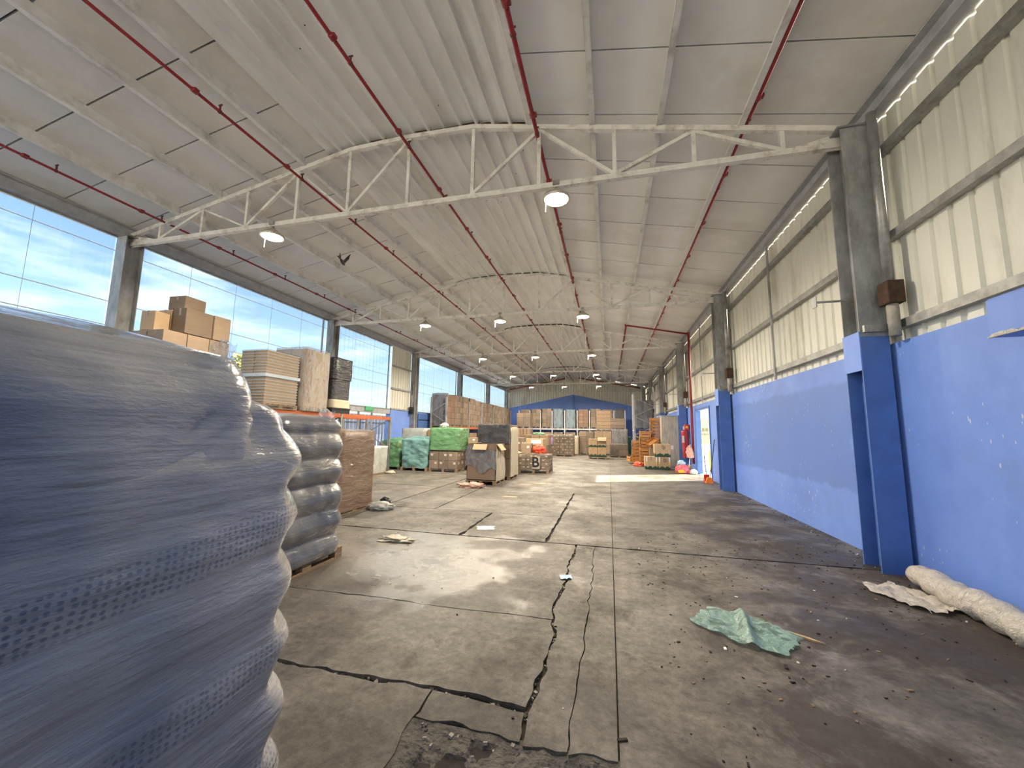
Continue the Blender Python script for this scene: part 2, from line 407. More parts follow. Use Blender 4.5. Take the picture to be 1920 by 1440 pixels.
def clear_sheet():
    m, nt = nodes_of('clear_corrugated_plastic')
    c = coords(nt, (1, 9.0, 0.12), True)
    n = nd(nt, 'ShaderNodeTexNoise', Scale=2.2, Detail=4.0, Roughness=0.7); lk(nt, c, 'Vector', n, 'Vector')
    mr = nd(nt, 'ShaderNodeMapRange'); lk(nt, n, 'Fac', mr, 'Value'); mr.inputs['From Min'].default_value = 0.35; mr.inputs['From Max'].default_value = 0.75
    mr.inputs['To Min'].default_value = 0.04; mr.inputs['To Max'].default_value = 0.17
    b = nd(nt, 'ShaderNodeBsdfPrincipled', Roughness=0.25); b.inputs['Base Color'].default_value = (0.72, 0.78, 0.84, 1)
    t = nd(nt, 'ShaderNodeBsdfTransparent', Color=(0.72, 0.79, 0.87, 1))
    mx = nd(nt, 'ShaderNodeMixShader'); lk(nt, mr, 'Result', mx, 0); nt.links.new(t.outputs[0], mx.inputs[1]); nt.links.new(b.outputs[0], mx.inputs[2])
    out(nt, mx)
    return m
M['clear'] = clear_sheet()
M['seam'] = pmat('grey_sheet_seam', (0.45, 0.52, 0.58), 0.5, var=0.1)
M['wire'] = pmat('galvanised_wire', (0.35, 0.38, 0.42), 0.5, metal=0.4, var=0.1)
M['yard'] = pmat('yard_concrete', (0.55, 0.52, 0.46), 0.9, var=0.2, scale=0.5, ws=True)

# ------------------------------------------------------------------ building frame
Y1, D = 5.486, 6.163
XL, XR, XC = -9.70, 3.22, -3.24
YB = Y1 - 2 * D            # back edge of the built part
YE = 36.45
def T(k): return Y1 + k * D
NODES = [-6.42, -5.55, -4.46, -3.38, -2.25, -1.16, 0.0, 1.16, 2.25, 3.38, 4.46, 5.55, 6.42]
def ztop(dx):
    a = abs(dx)
    return 6.70 - 0.2 * a if a > 1.16 else 6.468 + 0.035 * (1 - (a / 1.16) ** 2)
ZB = 5.23

# ground outside
yard = MB().box((-120, -60, -0.30), (60, 110, -0.06)).build('yard_ground', M['yard'])
tag(yard, 'pale concrete yard ground outside the hall', 'ground', kind='structure')

# floor: dark sub-base with separate concrete slabs
floor = MB().box((XL - 0.05, YB, -0.055), (XR + 0.1, YE, -0.028)).build('floor', M['subfloor'])
tag(floor, 'worn cracked concrete warehouse floor of separate slabs', 'floor', kind='structure')
FL = {  # line: (axis, coordinate, wobble, half gap, seed)
    'w0': ('x', XL, 0, 0, 0), 'w1': ('x', XR, 0, 0, 0), 'y0': ('y', YB, 0, 0, 0), 'y9': ('y', YE, 0, 0, 0),
    'xa': ('x', -4.38, 0.006, 0.017, 1), 'xb': ('x', -0.45, 0.055, 0.013, 2), 'xc': ('x', 0.02, 0.003, 0.0045, 3),
    'xd': ('x', -0.21, 0.045, 0.0035, 4), 'xe': ('x', -2.12, 0.012, 0.024, 5), 'xf': ('x', -3.28, 0.004, 0.013, 6),
    'xg': ('x', -0.86, 0.012, 0.020, 7), 'xh': ('x', -1.02, 0.05, 0.006, 8),
    'ya': ('y', 2.27, 0.04, 0.018, 11), 'yb': ('y', 3.28, 0.03, 0.006, 12), 'yc': ('y', 5.45, 0.014, 0.018, 13),
    'yd': ('y', 7.08, 0.004, 0.011, 14), 'ye': ('y', 9.82, 0.004, 0.013, 15), 'yf': ('y', 2.03, 0.07, 0.001, 16),
    'yg': ('y', 1.2, 0.05, 0.004, 17), 'yh': ('y', 6.6, 0.006, 0.003, 18), 'yi': ('y', 22.0, 0.003, 0.006, 19),
}
def fline(l, t, side):
    ax, c, w, g, sd = FL[l]
    o = w * (n3(t * 1.7, sd * 7.3, 0) + 0.55 * n3(t * 7.0, sd * 3.1, 5)) + side * g * (1 + 0.9 * n3(t * 4.0, sd * 5.7, 9) + 0.6 * n3(t * 19, sd, 3) if w > 0.01 else 1)
    return c + o
def slab(x0, x1, y0, y1):
    cx0, cx1, cy0, cy1 = FL[x0][1], FL[x1][1], FL[y0][1], FL[y1][1]
    def steps(a, b, l):
        st = 0.05 if FL[l][2] > 0.01 else 0.4
        k = max(2, min(160, int((b - a) / st)))
        return [a + (b - a) * i / k for i in range(k + 1)]
    pts = []
    for x in steps(cx0, cx1, y0)[:-1]: pts.append((max(x, fline(x0, cy0, 1)), fline(y0, x, 1)))
    for y in steps(cy0, cy1, x1)[:-1]: pts.append((fline(x1, y, -1), max(y, fline(y0, cx1, 1))))
    for x in steps(cx0, cx1, y1)[::-1][:-1]: pts.append((min(x, fline(x1, cy1, -1)), fline(y1, x, -1)))
    for y in steps(cy0, cy1, x0)[::-1][:-1]: pts.append((fline(x0, y, 1), min(y, fline(y1, cx0, -1))))
    mb = MB(); n = len(pts)
    mb.v += [Vector((p[0], p[1], -0.028)) for p in pts] + [Vector((p[0], p[1], 0.0)) for p in pts]
    mb.f.append([n + i for i in range(n)]); mb.m.append(0)
    for i in range(n):
        j = (i + 1) % n; mb.f.append([i, j, n + j, n + i]); mb.m.append(0)
    return mb.build('concrete_slab', M['floor'], floor)
for a in [('w0', 'xa', 'y0', 'yc'), ('w0', 'xa', 'yc', 'ye'), ('w0', 'xa', 'ye', 'yi'), ('w0', 'xc', 'yi', 'y9'),
          ('xa', 'xh', 'y0', 'ya'), ('xh', 'xc', 'y0', 'yg'), ('xh', 'xb', 'yf', 'ya'),
          ('xa', 'xb', 'ya', 'yb'), ('xa', 'xb', 'yb', 'yc'), ('xb', 'xd', 'yf', 'yc'), ('xd', 'xc', 'yf', 'yc'),
          ('xa', 'xe', 'yc', 'yd'), ('xe', 'xg', 'yc', 'yd'), ('xg', 'xc', 'yc', 'yh'), ('xg', 'xc', 'yh', 'ye'),
          ('xa', 'xf', 'yd', 'ye'), ('xf', 'xg', 'yd', 'ye'), ('xa', 'xc', 'ye', 'yi'),
          ('xc', 'w1', 'y0', 'yc'), ('xc', 'w1', 'yc', 'yh'), ('xc', 'w1', 'yh', 'yi'), ('xc', 'w1', 'yi', 'y9')]:
    slab(*a)
# broken-up patch by the camera
mb = MB(); nx, ny = 70, 56
for j in range(ny + 1):
    for i in range(nx + 1):
        x = -1.03 + 1.06 * i / nx; y = 1.18 + 0.87 * j / ny
        h = 0.5 * n3(x * 4.5, y * 4.5, 1) + 0.35 * n3(x * 11, y * 11, 2) + 0.2 * n3(x * 30, y * 30, 3)
        cell = noise.cell(Vector((x * 9, y * 9, 4)))
        z = -0.022 + 0.045 * h + 0.012 * cell
        e = min(i, nx - i, j, ny - j) / 6
        mb.v.append(Vector((x, y, max(-0.05, min(z, 0.012)) if e >= 1 else (-0.006 + (z + 0.006) * max(e, 0)))))
for j in range(ny):
    for i in range(nx):
        a = j * (nx + 1) + i; mb.f.append([a, a + 1, a + nx + 2, a + nx + 1]); mb.m.append(0)
mb.build('broken_concrete', M['rubble'], floor)['kind'] = 'stuff'
mb = MB()
for k in range(420):
    if k < 120: x, y = R.uniform(-1.0, 0.0), R.uniform(1.5, 2.05)
    elif k < 260: y = R.uniform(2.2, 5.4); x = fline('xb', y, 0) + R.gauss(0, 0.018)
    else: x = R.uniform(-3.0, -0.4); y = fline('ya', x, 0) + R.gauss(0, 0.02)
    s = R.uniform(0.004, 0.012)
    mt = Matrix.Translation((x, y, -0.02 if k >= 120 else -0.012)) @ Matrix.Rotation(R.uniform(0, 6), 4, 'Z') @ Matrix.Rotation(R.uniform(0, 6), 4, 'X')
    mb.box((-s, -s * 0.8, -s * 0.6), (s, s * 0.8, s * 0.6), 0 if R.random() < 0.55 else 1, mt)
mb.build('grit', [M['rubble'], M['concrete']], floor)['kind'] = 'stuff'

# ------------------------------------------------------------------ roof
roof = MB().box((XC - 6.75, YB, 7.15), (XC + 6.75, YE, 7.2)).build('ceiling', M['backing'])
tag(roof, 'white panelled warehouse roof seen from below with corrugated centre sheets', 'roof', kind='structure')
def zpan(dx): return 6.92 - 0.2 * abs(dx)
PW = D / 6
def slope_box(s, d0, d1, y0, y1, t, z_off=0.0):
    mb = MB(); i = len(mb.v)
    for d, y in ((d0, y0), (d1, y0), (d1, y1), (d0, y1)):
        mb.v.append(Vector((s * d, y, zpan(d) + z_off)))
    for d, y in ((d0, y0), (d1, y0), (d1, y1), (d0, y1)):
        mb.v.append(Vector((s * d, y, zpan(d) + z_off + t)))
    for q in ((3, 2, 1, 0), (4, 5, 6, 7), (0, 1, 5, 4), (1, 2, 6, 5), (2, 3, 7, 6), (3, 0, 4, 7)):
        mb.f.append(list(q)); mb.m.append(0)
    return mb
for s in (-1, 1):
    me = slope_box(s, 1.22, 6.78, 0.013, PW - 0.013, 0.05).mesh('roof_panel', M['panel'])
    y = YB; k = 0
    while y < YE - 0.1:
        place('roof_panel', me, roof, (XC, y, 0)); y += PW
    o = slope_box(s, 0.0, 6.8, YB, YE, 0.02, 0.07).build('added_backing', M['backing'], roof); o.location = (XC, 0, 0)  # added dark backing, keeps sky from leaking through the panel joints
    # purlins: C channels with a lip, one length per bay
    for dx in (2.15, 3.1, 4.05, 5.1):
        mbp = MB(); x = s * dx; z = zpan(dx)
        mbp.box((x - 0.004, 0.02, z - 0.20), (x + 0.004, D - 0.02, z)).box((x - s * 0.07, 0.02, z - 0.20), (x, D - 0.02, z - 0.192))
        mbp.box((x - s * 0.072, 0.02, z - 0.20), (x - s * 0.066, D - 0.02, z - 0.17))
        me = mbp.mesh('purlin', M['purlin'])
        for k in range(-2, 5): place('purlin', me, roof, (XC, T(k), 0))
# centre corrugated sheets
def corr_profile(x0, x1, pitch, rib, h):
    pts = []; x = x0
    while x < x1 - 1e-6:
        pts += [(x, 0), (x + pitch - rib, 0), (x + pitch - rib * 0.78, h), (x + pitch - rib * 0.22, h)]
        x += pitch
    pts.append((x, 0))
    return pts
SH0, SH1 = -1.62, 1.82
prof = corr_profile(SH0, SH1, 0.286, 0.075, -0.048)
for k in range(-2, 5):
    mb = MB(); up = 0.085 if k % 2 else 0.055
    ys = [T(k) + 0.05, T(k) + D * 0.5, T(k + 1) + 0.03]
    for y in ys:
        for (dx, h) in prof: mb.v.append(Vector((XC + dx, y, ztop(dx) + up + h + 0.006 * n3(dx * 3, y, 2))))
    n = len(prof)
    for j in range(len(ys) - 1):
        for i in range(n - 1):
            a = j * n + i; mb.f.append([a, a + n, a + n + 1, a + 1]); mb.m.append(0)
    for e in (0, n - 1):   # turned-up side flanges
        b = len(mb.v); sg = -1 if e == 0 else 1
        for y in ys:
            p = mb.v[ys.index(y) * n + e]; mb.v += [p.copy(), p + Vector((sg * 0.01, 0, 0.12))]
        for j in range(len(ys) - 1):
            mb.f.append([b + 2 * j, b + 2 * j + 1, b + 2 * j + 3, b + 2 * j + 2]); mb.m.append(0)
    # screws
    for q in range(26):
        dx = R.choice(prof)[0] + 0.05; y = R.uniform(T(k) + 0.3, T(k + 1) - 0.3)
        mb.box((XC + dx - 0.006, y - 0.006, ztop(dx) + up - 0.012), (XC + dx + 0.006, y + 0.006, ztop(dx) + up + 0.01), 1)
    mb.build('corrugated_sheet', [M['sheet'], M['rust_and_shade']], roof)
    if k >= -1:   # dark strip standing in for shade in the gap between sheet lengths
        mb = MB()
        for i in range(len(prof) - 1):
            a, b = prof[i], prof[i + 1]
            mb.box((XC + a[0], T(k) - 0.01, ztop(a[0]) + 0.028), (XC + b[0] + 0.001, T(k) + 0.012, ztop(a[0]) + 0.055 + 0.02 * (i % 3 == 0)))
        mb.build('gap_shade_strip', M['rust_and_shade'], roof)

# trusses
for k in range(-1, 6):
    far = ['nearest the camera', 'second from the camera', 'third from the camera', 'fourth from the camera', 'fifth from the camera', 'against the far gable wall']
    t = thing('roof_truss', ('white steel roof truss ' + far[k]) if k >= 0 else 'white steel roof truss overhead behind the viewpoint', 'roof truss', (XC, T(k) if k < 5 else T(5) - 0.1, 0), group='white roof trusses')
    mb = MB()
    for i in range(len(NODES) - 1):
        a, b = NODES[i], NODES[i + 1]
        mb.bar((a, 0, ztop(a) - 0.01), (b, 0, ztop(b) - 0.01), 0.075, 0.075)
    mb.build('top_chord', M['truss'], t)
    MB().bar((-6.35, 0, ZB), (6.35, 0, ZB), 0.08, 0.08).build('bottom_chord', M['truss'], t)
    for i, a in enumerate(NODES):
        w = 0.055
        MB().bar((a, 0, ZB + 0.03), (a, 0, ztop(a) - 0.04), w, w, up=(0, 1, 0)).build('post', M['truss'], t)
    for i in range(1, 11):
        if i == 6: continue
        a, b = NODES[i], NODES[i + 1]
        up = i in (1, 3, 5, 7, 9) if i < 6 else i in (7, 9)
        lo, hi = (a, b) if up else (b, a)
        th = 0.05 if i in (1, 3, 5, 7, 8, 9, 10) else 0.028
        MB().bar((lo, 0, ZB + 0.04), (hi, 0, ztop(hi) - 0.05), th, th, up=(0, 1, 0)).build('diagonal_brace', M['truss'], t)
    for s in (-1, 1):
        mb = MB(); x = s * 6.42
        mb.prism([(x, ZB - 0.08), (x - s * 0.75, ZB - 0.01), (x - s * 0.75, ZB + 0.06), (x - s * 0.05, ztop(6.42) + 0.02), (x, ztop(6.42))][::(-1 if s > 0 else 1)], -0.006, 0.006, 0, Matrix.Rotation(math.pi / 2, 4, 'X'))
        mb.build('gusset_plate', M['truss'], t)

# eave beams
for s, x in ((-1, XL - 0.02), (1, XR + 0.02)):
    n = 'left' if s < 0 else 'right'
    o = MB()
    o.box((x - 0.10, YB, 5.37), (x + 0.10, YE, 5.385)).box((x - 0.10, YB, 5.60), (x + 0.10, YE, 5.615)).box((x - 0.012, YB, 5.385), (x + 0.012, YE, 5.60))
    o = o.build('eave_beam', M['eave']); tag(o, 'grey steel eave beam running along the ' + ('clear-sheeted' if s < 0 else 'cream-clad') + ' side', 'beam', kind='structure')

# columns
def column(x, y, s, blue, label):
    """H section, flanges face along the hall; s = direction into the room"""
    t = thing('steel_column', label, 'column', (x, y, 0), group='steel wall columns')
    xa, xb = (-0.15, 0.13)
    def hsec(mb, z0, z1, g=0.0):
        mb.box((xa - g, -0.16 - g, z0), (xb + g, -0.148, z1)).box((xa - g, 0.148, z0), (xb + g, 0.16 + g, z1)).box((-0.008, -0.148, z0), (0.008, 0.148, z1))
        return mb
    zb = 2.66 if blue else 0.0
    hsec(MB(), zb, 5.36).build('shaft', M['steel'], t)
    MB().box((-0.19, -0.19, 5.345), (0.19, 0.19, 5.368)).build('cap_plate', M['galv'], t)
    if blue:
        hsec(MB(), 0.0, zb, 0.004).build('painted_foot', M['blue_steel'], t)
        sx = xa if s < 0 else xb
        MB().box((min(sx, sx + s * 0.012), -0.165, 2.26), (max(sx, sx + s * 0.012), 0.165, 2.72)).build('cover_plate', M['blue'], t)
        MB().bar((sx, 0.05, 3.17), (sx + s * 0.33, 0.05, 3.17), 0.022, 0.022).box((min(sx + s * 0.33, sx + s * 0.34), 0.0, 3.10), (max(sx + s * 0.33, sx + s * 0.34), 0.10, 3.24)).build('bracket_arm', M['steel'], t)
    else:
        MB().box((-0.2, -0.2, 0), (0.2, 0.2, 0.02)).build('base_plate', M['steel'], t)
    return t
ords = ['nearest', 'second', 'third', 'fourth', 'fifth', 'far-corner']
for k in range(-1, 6):
    nm = ords[k] if k >= 0 else 'rearmost'
    yk = T(k) if k < 5 else T(5) - 0.25
    column(3.04, yk, -1, True, f'{nm} grey steel column with blue painted foot against the blue wall')
    column(XL + 0.12, yk, 1, False, f'{nm} grey steel column between the clear wall sheets')

# right wall
wr = MB().box((XR, YB, 0), (XR + 0.13, 13.95, 2.57)).box((XR, 16.05, 0), (XR + 0.13, YE, 2.57)).box((XR, 13.95, 2.37), (XR + 0.13, 16.05, 2.57)).build('wall_right', M['blue'])
tag(wr, 'blue painted lower wall with cream corrugated cladding above', 'wall', kind='structure')
def cladding(parent, x, y0, y1, z0, z1, s, name='cladding_sheet'):
    """vertical ribs, narrow channels pressed away from the room"""
    mb = MB(); n = max(1, round((y1 - y0) / 0.235)); p = (y1 - y0) / n
    pr = corr_profile(y0, y1, p, 0.075, 0.032)
    for (y, h) in pr: mb.v += [Vector((x + s * h, y, z0)), Vector((x + s * h, y, z1))]
    for i in range(len(pr) - 1):
        a = 2 * i; mb.f.append([a, a + 1, a + 3, a + 2] if s > 0 else [a, a + 2, a + 3, a + 1]); mb.m.append(0)
    return mb.build(name, M['clad'], parent)
for k in range(-2, 5):
    for h in (0, 1):
        ya, yb = T(k) + h * D / 2, T(k) + (h + 1) * D / 2
        cladding(wr, XR + 0.07, ya, yb, 2.5, 5.357, 1)
    for z in (2.76, 3.82, 4.90):
        MB().box((XR - 0.02, T(k) + 0.2, z - 0.05), (XR + 0.06, T(k + 1) - 0.2, z - 0.042)).box((XR - 0.02, T(k) + 0.2, z - 0.042), (XR - 0.012, T(k + 1) - 0.2, z + 0.045)).build('girt', M['galv'], wr)
    if k >= 0: MB().box((XR - 0.045, T(k) + D / 2 - 0.03, 2.57), (XR - 0.02, T(k) + D / 2 + 0.03, 5.36)).build('mullion_post', M['steel'], wr)
# rain pipes, rusty boxes beside each column
for k in range(-1, 5):
    y = T(k) - 0.34
    t = thing('downpipe', f'white rain downpipe beside the {ords[k] if k >= 0 else "rearmost"} blue-footed column', 'pipe', (XR - 0.10, y, 0), group='rain downpipes')
    MB().tube([(0, 0, 3.24), (0, 0, 5.36)], 0.05, 10).build('upper_pipe', M['galv'], t, smooth=True)
    MB().box((-0.07, -0.09, 2.98), (0.09, 0.09, 3.24)).build('rusty_hopper', M['rust_and_shade'], t, bevel=0.006)
    MB().tube([(0.01, 0, 2.62), (0.01, 0, 2.98)], 0.055, 10).build('lower_pipe', M['concrete'], t, smooth=True)
    MB().box((-0.22, 0.10, 2.70), (0.08, 0.14, 2.78)).build('strap', M['galv'], t)
# chipped concrete block high on the wall
blk = MB()
blk.box((XR - 0.22, 2.3, 2.30), (XR, 3.92, 2.62))
blk = blk.build('concrete_ledge', M['blue'], wr, bevel=0.02)
pts = [(2.32, 2.30)] + [(2.32 + 1.6 * i / 40, 2.325 + 0.03 * n3(i * 0.31, 2, 1) + 0.015 * n3(i * 1.3, 5, 1)) for i in range(41)] + [(3.92, 2.30)]
MB().prism(pts, XR - 0.2235, XR - 0.2, 0, Matrix(((0, 0, 1, 0), (1, 0, 0, 0), (0, 1, 0, 0), (0, 0, 0, 1)))).build('chipped_edge', pmat('broken_plaster', (0.62, 0.60, 0.55), 0.9, var=0.2, scale=20, bump=0.8, ws=True), wr)
# door opening: frame and open leaf
fr = MB().box((XR - 0.03, 13.93, 0), (XR + 0.15, 13.99, 2.42)).box((XR - 0.03, 16.01, 0), (XR + 0.15, 16.07, 2.42)).box((XR - 0.03, 13.99, 2.34), (XR + 0.15, 16.01, 2.42)).build('door_1', M['blue_steel'])
tag(fr, 'side doorway through the blue wall with daylight outside', 'doorway', kind='structure')

# left wall
wl = MB().box((XL - 0.22, YB, 0), (XL, 11.85, 2.42)).box((XL - 0.22, 15.85, 0), (XL, YE, 2.40)).box((XL - 0.2, 11.85, 2.20), (XL - 0.02, 15.85, 2.42), 1).build('wall_left', [M['blue'], M['eave']])
tag(wl, 'blue painted lower wall under clear plastic sheeting', 'wall', kind='structure')
cladding(wl, XL - 0.05, 15.85, T(2) - 0.16, 2.35, 5.36, -1)
for z in (2.45, 3.4, 4.45): MB().box((XL - 0.02, 15.85, z - 0.04), (XL + 0.03, T(2) - 0.16, z + 0.03)).build('girt', M['steel'], wl)
wi = 0
for k in range(-2, 5):
    segs = [(T(k) + 0.17, T(k + 1) - 0.17)]
    if k == 1: segs = [(T(1) + 0.17, 15.75)]
    for (ya, yb) in segs:
        wi += 1
        w = bpy.data.objects.new(f'window_{wi}', None); link(w); w.location = (XL - 0.06, 0, 0)
        tag(w, f'clear corrugated plastic wall sheeting, bay {wi}', 'window', kind='structure')
        n = max(1, round((yb - ya) / 1.15)); p = (yb - ya) / n
        for i in range(n):
            mb = MB(); m_ = 16 * 4
            for j in range(m_ + 1):
                y = ya + i * p + p * j / m_; x = 0.009 * math.sin(j * math.pi / 2 + 0.5)
                mb.v += [Vector((x, y, 2.40)), Vector((x, y, 5.37))]
            for j in range(m_):
                a = 2 * j; mb.f.append([a, a + 1, a + 3, a + 2]); mb.m.append(0)
            mb.build('pane', M['clear'], w, smooth=True)
            MB().box((0.01, ya + i * p - 0.003, 2.40), (0.014, ya + i * p + 0.003, 5.37)).build('seam_strip', M['seam'], w)
        if k >= 0: MB().box((0.0, yb - 0.20, 2.40), (0.05, yb - 0.165, 5.37)).build('mullion', M['steel'], w)
        if k >= 1:
            mb = MB()
            z = 2.5
            while z < 5.3:
                mb.box((-0.03, ya, z - 0.0016), (-0.027, yb, z + 0.0016)); z += 0.24
            y = ya
            while y < yb:
                mb.box((-0.03, y - 0.0016, 2.42), (-0.027, y + 0.0016, 5.36)); y += 0.24
            mb.build('wire_mesh', M['wire'], w)['kind'] = 'stuff'
        MB().box((0.0, ya, 2.40), (0.06, yb, 2.44)).box((0.0, ya, 5.33), (0.05, yb, 5.37)).build('frame', M['galv'], w)

# far gable wall
zc = lambda x: zpan(abs(x - XC))
wf = MB().prism([(XL, 0), (XR, 0), (XR, 3.62), (XC, 4.95), (XL, 3.62)], YE - 0.02 + 0.0, YE + 0.2, 0, Matrix(((1, 0, 0, 0), (0, 0, 1, 0), (0, 1, 0, 0), (0, 0, 0, 1)))).build('wall_far', M['blue'])
tag(wf, 'blue gabled lower far wall under cream corrugated gable', 'wall', kind='structure')
mb = MB(); pr = corr_profile(XL, XR + 0.05, 0.235, 0.075, 0.032)
for (x, h) in pr: mb.v += [Vector((x, YE - 0.05 + h, 3.4)), Vector((x, YE - 0.05 + h, zc(x) - (0.05 if (x > XC and int(x * 1.6) % 2) else -0.01) if abs(x - XC) > 1.2 else 6.75))]
for i in range(len(pr) - 1):
    a = 2 * i; mb.f.append([a, a + 2, a + 3, a + 1]); mb.m.append(0)
o = mb.build('gable_cladding', M['clad'], wf)
mb = MB().prism([(XL, 3.3), (XC, 4.9), (XR, 3.3), (XR, 3.62), (XC, 4.95), (XL, 3.62)], YE - 0.11, YE - 0.08, 0, Matrix(((1, 0, 0, 0), (0, 0, 1, 0), (0, 1, 0, 0), (0, 0, 0, 1))))
mb = MB()
for i in range(1):
    mb.prism([(XL, 0.0), (XR, 0.0), (XR, 3.62), (XC, 4.95), (XL, 3.62)], YE - 0.13, YE - 0.06, 0, Matrix(((1, 0, 0, 0), (0, 0, 1, 0), (0, 1, 0, 0), (0, 0, 0, 1))))
mb.build('blue_gable_face', M['blue'], wf)
MB().box((XC + 0.0, YE - 0.25, 3.3), (XC + 0.12, YE - 0.13, 4.92)).build('gable_post', M['blue_steel'], wf)

# ------------------------------------------------------------------ sprinkler pipes
def sprinkler(name, label, x, z, r, y0, y1, heads=True):
    t = thing(name, label, 'pipe', (x, 0, z), group='red sprinkler pipes')
    MB().tube([(0, y0, 0), (0, y1, 0)], r, 10).build('pipe_run', M['pipe'], t, smooth=True)
    cm = MB().lathe([(r + 0.004, -0.04), (r + 0.014, -0.03), (r + 0.014, 0.03), (r + 0.004, 0.04)], n=10, M=Matrix.Rotation(math.pi / 2, 4, 'X')).box((r, -0.03, -0.02), (r + 0.03, 0.03, 0.02), 0).mesh('coupling', M['pipe'])
    hm = MB().box((-0.008, -0.01, 0), (0.008, 0.01, 0.10)).tube([(-0.03, 0, 0.10), (0.03, 0, 0.10)], 0.012, 6).lathe([(r + 0.003, -0.012), (r + 0.008, -0.012), (r + 0.008, 0.012), (r + 0.003, 0.012)], n=8, M=Matrix.Rotation(math.pi / 2, 4, 'X')).mesh('hanger', M['pipe_dark'])
    y = y0 + 1.1; i = 0
    while y < min(y1, 34) - 0.3:
        place('coupling', cm, t, (0, y, 0)); place('hanger', hm, t, (0, y + 0.35, 0))
        i += 1; y += 1.54
    return t
sprinkler('sprinkler_pipe', 'thin red sprinkler pipe nearest the clear-sheeted wall', -8.66, 5.60, 0.020, YB, YE - 0.4)
sprinkler('sprinkler_pipe', 'thin red sprinkler pipe between the clear wall and the corrugated centre', -5.33, 5.98, 0.022, YB, YE - 0.4)
sprinkler('sprinkler_pipe', 'red sprinkler pipe under the middle of the corrugated centre sheets', -3.20, 6.24, 0.024, YB, YE - 0.4)
sprinkler('sprinkler_pipe', 'red sprinkler pipe along the right-hand edge of the corrugated sheets', -1.01, 6.08, 0.030, YB, YE - 0.4)
sprinkler('sprinkler_pipe', 'thick red sprinkler pipe nearest the cream-clad wall', 1.89, 5.75, 0.042, YB, YE - 0.4)
t = thing('riser_pipe', 'red riser pipe running down the blue wall beside the doorway', 'pipe', (0, 0, 0))
MB().tube([(0.75, 29.0, 5.90), (0.75, 16.25, 5.90)], 0.035, 10).build('branch_run', M['pipe'], t, smooth=True)
MB().tube([(0.75, 16.25, 5.90), (3.11, 16.25, 5.42)], 0.035, 10).build('cross_run', M['pipe'], t, smooth=True)
MB().tube([(3.11, 16.25, 5.45), (3.11, 16.25, 0.35)], 0.045, 10).build('drop_pipe', M['pipe'], t, smooth=True)
for p in ((0.75, 16.25, 5.90), (3.11, 16.25, 5.42)):
    MB().lathe([(0.03, -0.06), (0.06, -0.05), (0.06, 0.05), (0.03, 0.06)], p, 10).build('elbow', M['pipe'], t, smooth=True)
# cross mains at the far gable
for s in (-1, 1):
    o = MB().tube([(XC + s * 0.6, YE - 0.45, 6.45), (XC + s * 6.0, YE - 0.45, 5.45)], 0.05, 8).build('cross_main', M['pipe'], smooth=True)
    tag(o, 'red cross pipe under the far gable on the ' + ('clear-sheeted side' if s < 0 else 'cream-clad side'), 'pipe', 'far gable pipes')

# ------------------------------------------------------------------ lamps
def lamp_meshes():
    body = MB().lathe([(0.03, 0.17), (0.06, 0.165), (0.10, 0.12), (0.17, 0.075), (0.20, 0.05), (0.205, 0.012), (0.185, 0.008), (0.18, 0.02)], n=24).mesh('housing', M['lamp_body'], smooth=True)
    lens = MB().lathe([(0.02, -0.008), (0.12, -0.004), (0.175, 0.012), (0.175, 0.02), (0.02, 0.03)], n=24).mesh('lens', M['lamp'], smooth=True)
    br = MB().bar((0, 0, 0.16), (0, 0, 0.30), 0.03, 0.03).box((-0.05, -0.055, 0.24), (0.05, 0.055, 0.30)).mesh('bracket', M['galv'])
    cable = MB().tube([(-0.16, 0, 0.02), (-0.165, 0, -0.16)], 0.0035, 6).mesh('cord', M['lamp_body'])
    return body, lens, br, cable
_lb, _ll, _lbr, _lc = lamp_meshes()
_area = bpy.data.lights.new('lamp_light', 'AREA')
_area.shape = 'DISK'; _area.size = 0.34; _area.energy = LAMP_W; _area.color = (1.0, 0.87, 0.68); _area.spread = math.radians(170)
near = ['nearest', 'second', 'third', 'fourth', 'fifth']
for k in range(0, 5):
    for x, nm in ((-0.72, 'cream-clad'), (-3.34, 'middle'), (-5.96, 'clear-sheeted')):
        if k == 0 and nm == 'middle': continue
        pos = 'in the middle' if nm == 'middle' else f'on its {nm}-wall side'
        t = thing('high_bay_lamp', f'round lit high bay lamp under the {near[k]} truss, {pos}', 'lamp', (x, T(k) - 0.02, 4.97), group='round high bay lamps')
        hs_ = place('housing', _lb, t); place('lens', _ll, t); place('bracket', _lbr, hs_); place('cord', _lc, hs_)
        l = bpy.data.objects.new('light', _area); link(l, t); l.location = (0, 0, -0.03)

# ------------------------------------------------------------------ outside
M['fence'] = pmat('white_fence_sheet', (0.80, 0.80, 0.77), 0.5, var=0.06, scale=2, ws=True)
M['leaf'] = pmat('yellow_green_leaves', (0.34, 0.33, 0.10), 0.6, var=0.5, scale=3, ws=True)
M['bark'] = pmat('brown_bark', (0.10, 0.07, 0.05), 0.9)
M['cable'] = pmat('black_cable', (0.03, 0.03, 0.035), 0.6)
t = thing('slat_fence', 'white vertical slat fence standing outside the side gate', 'fence', (-13.6, 0, -0.06))
me = MB().box((0, 0, 0), (0.03, 0.26, 2.35)).mesh('slat', M['fence'])
y = 11.0
while y < 23.5:
    place('slat', me, t, (0, y, 0.05)); y += 0.33
for z in (0.4, 1.9): MB().box((0.03, 11.0, z), (0.07, 23.6, z + 0.06)).build('rail', M['galv'], t)
for i in range(4): MB().box((0.07, 11.0 + i * 4, 0), (0.14, 11.07 + i * 4, 2.35)).build('post', M['galv'], t)
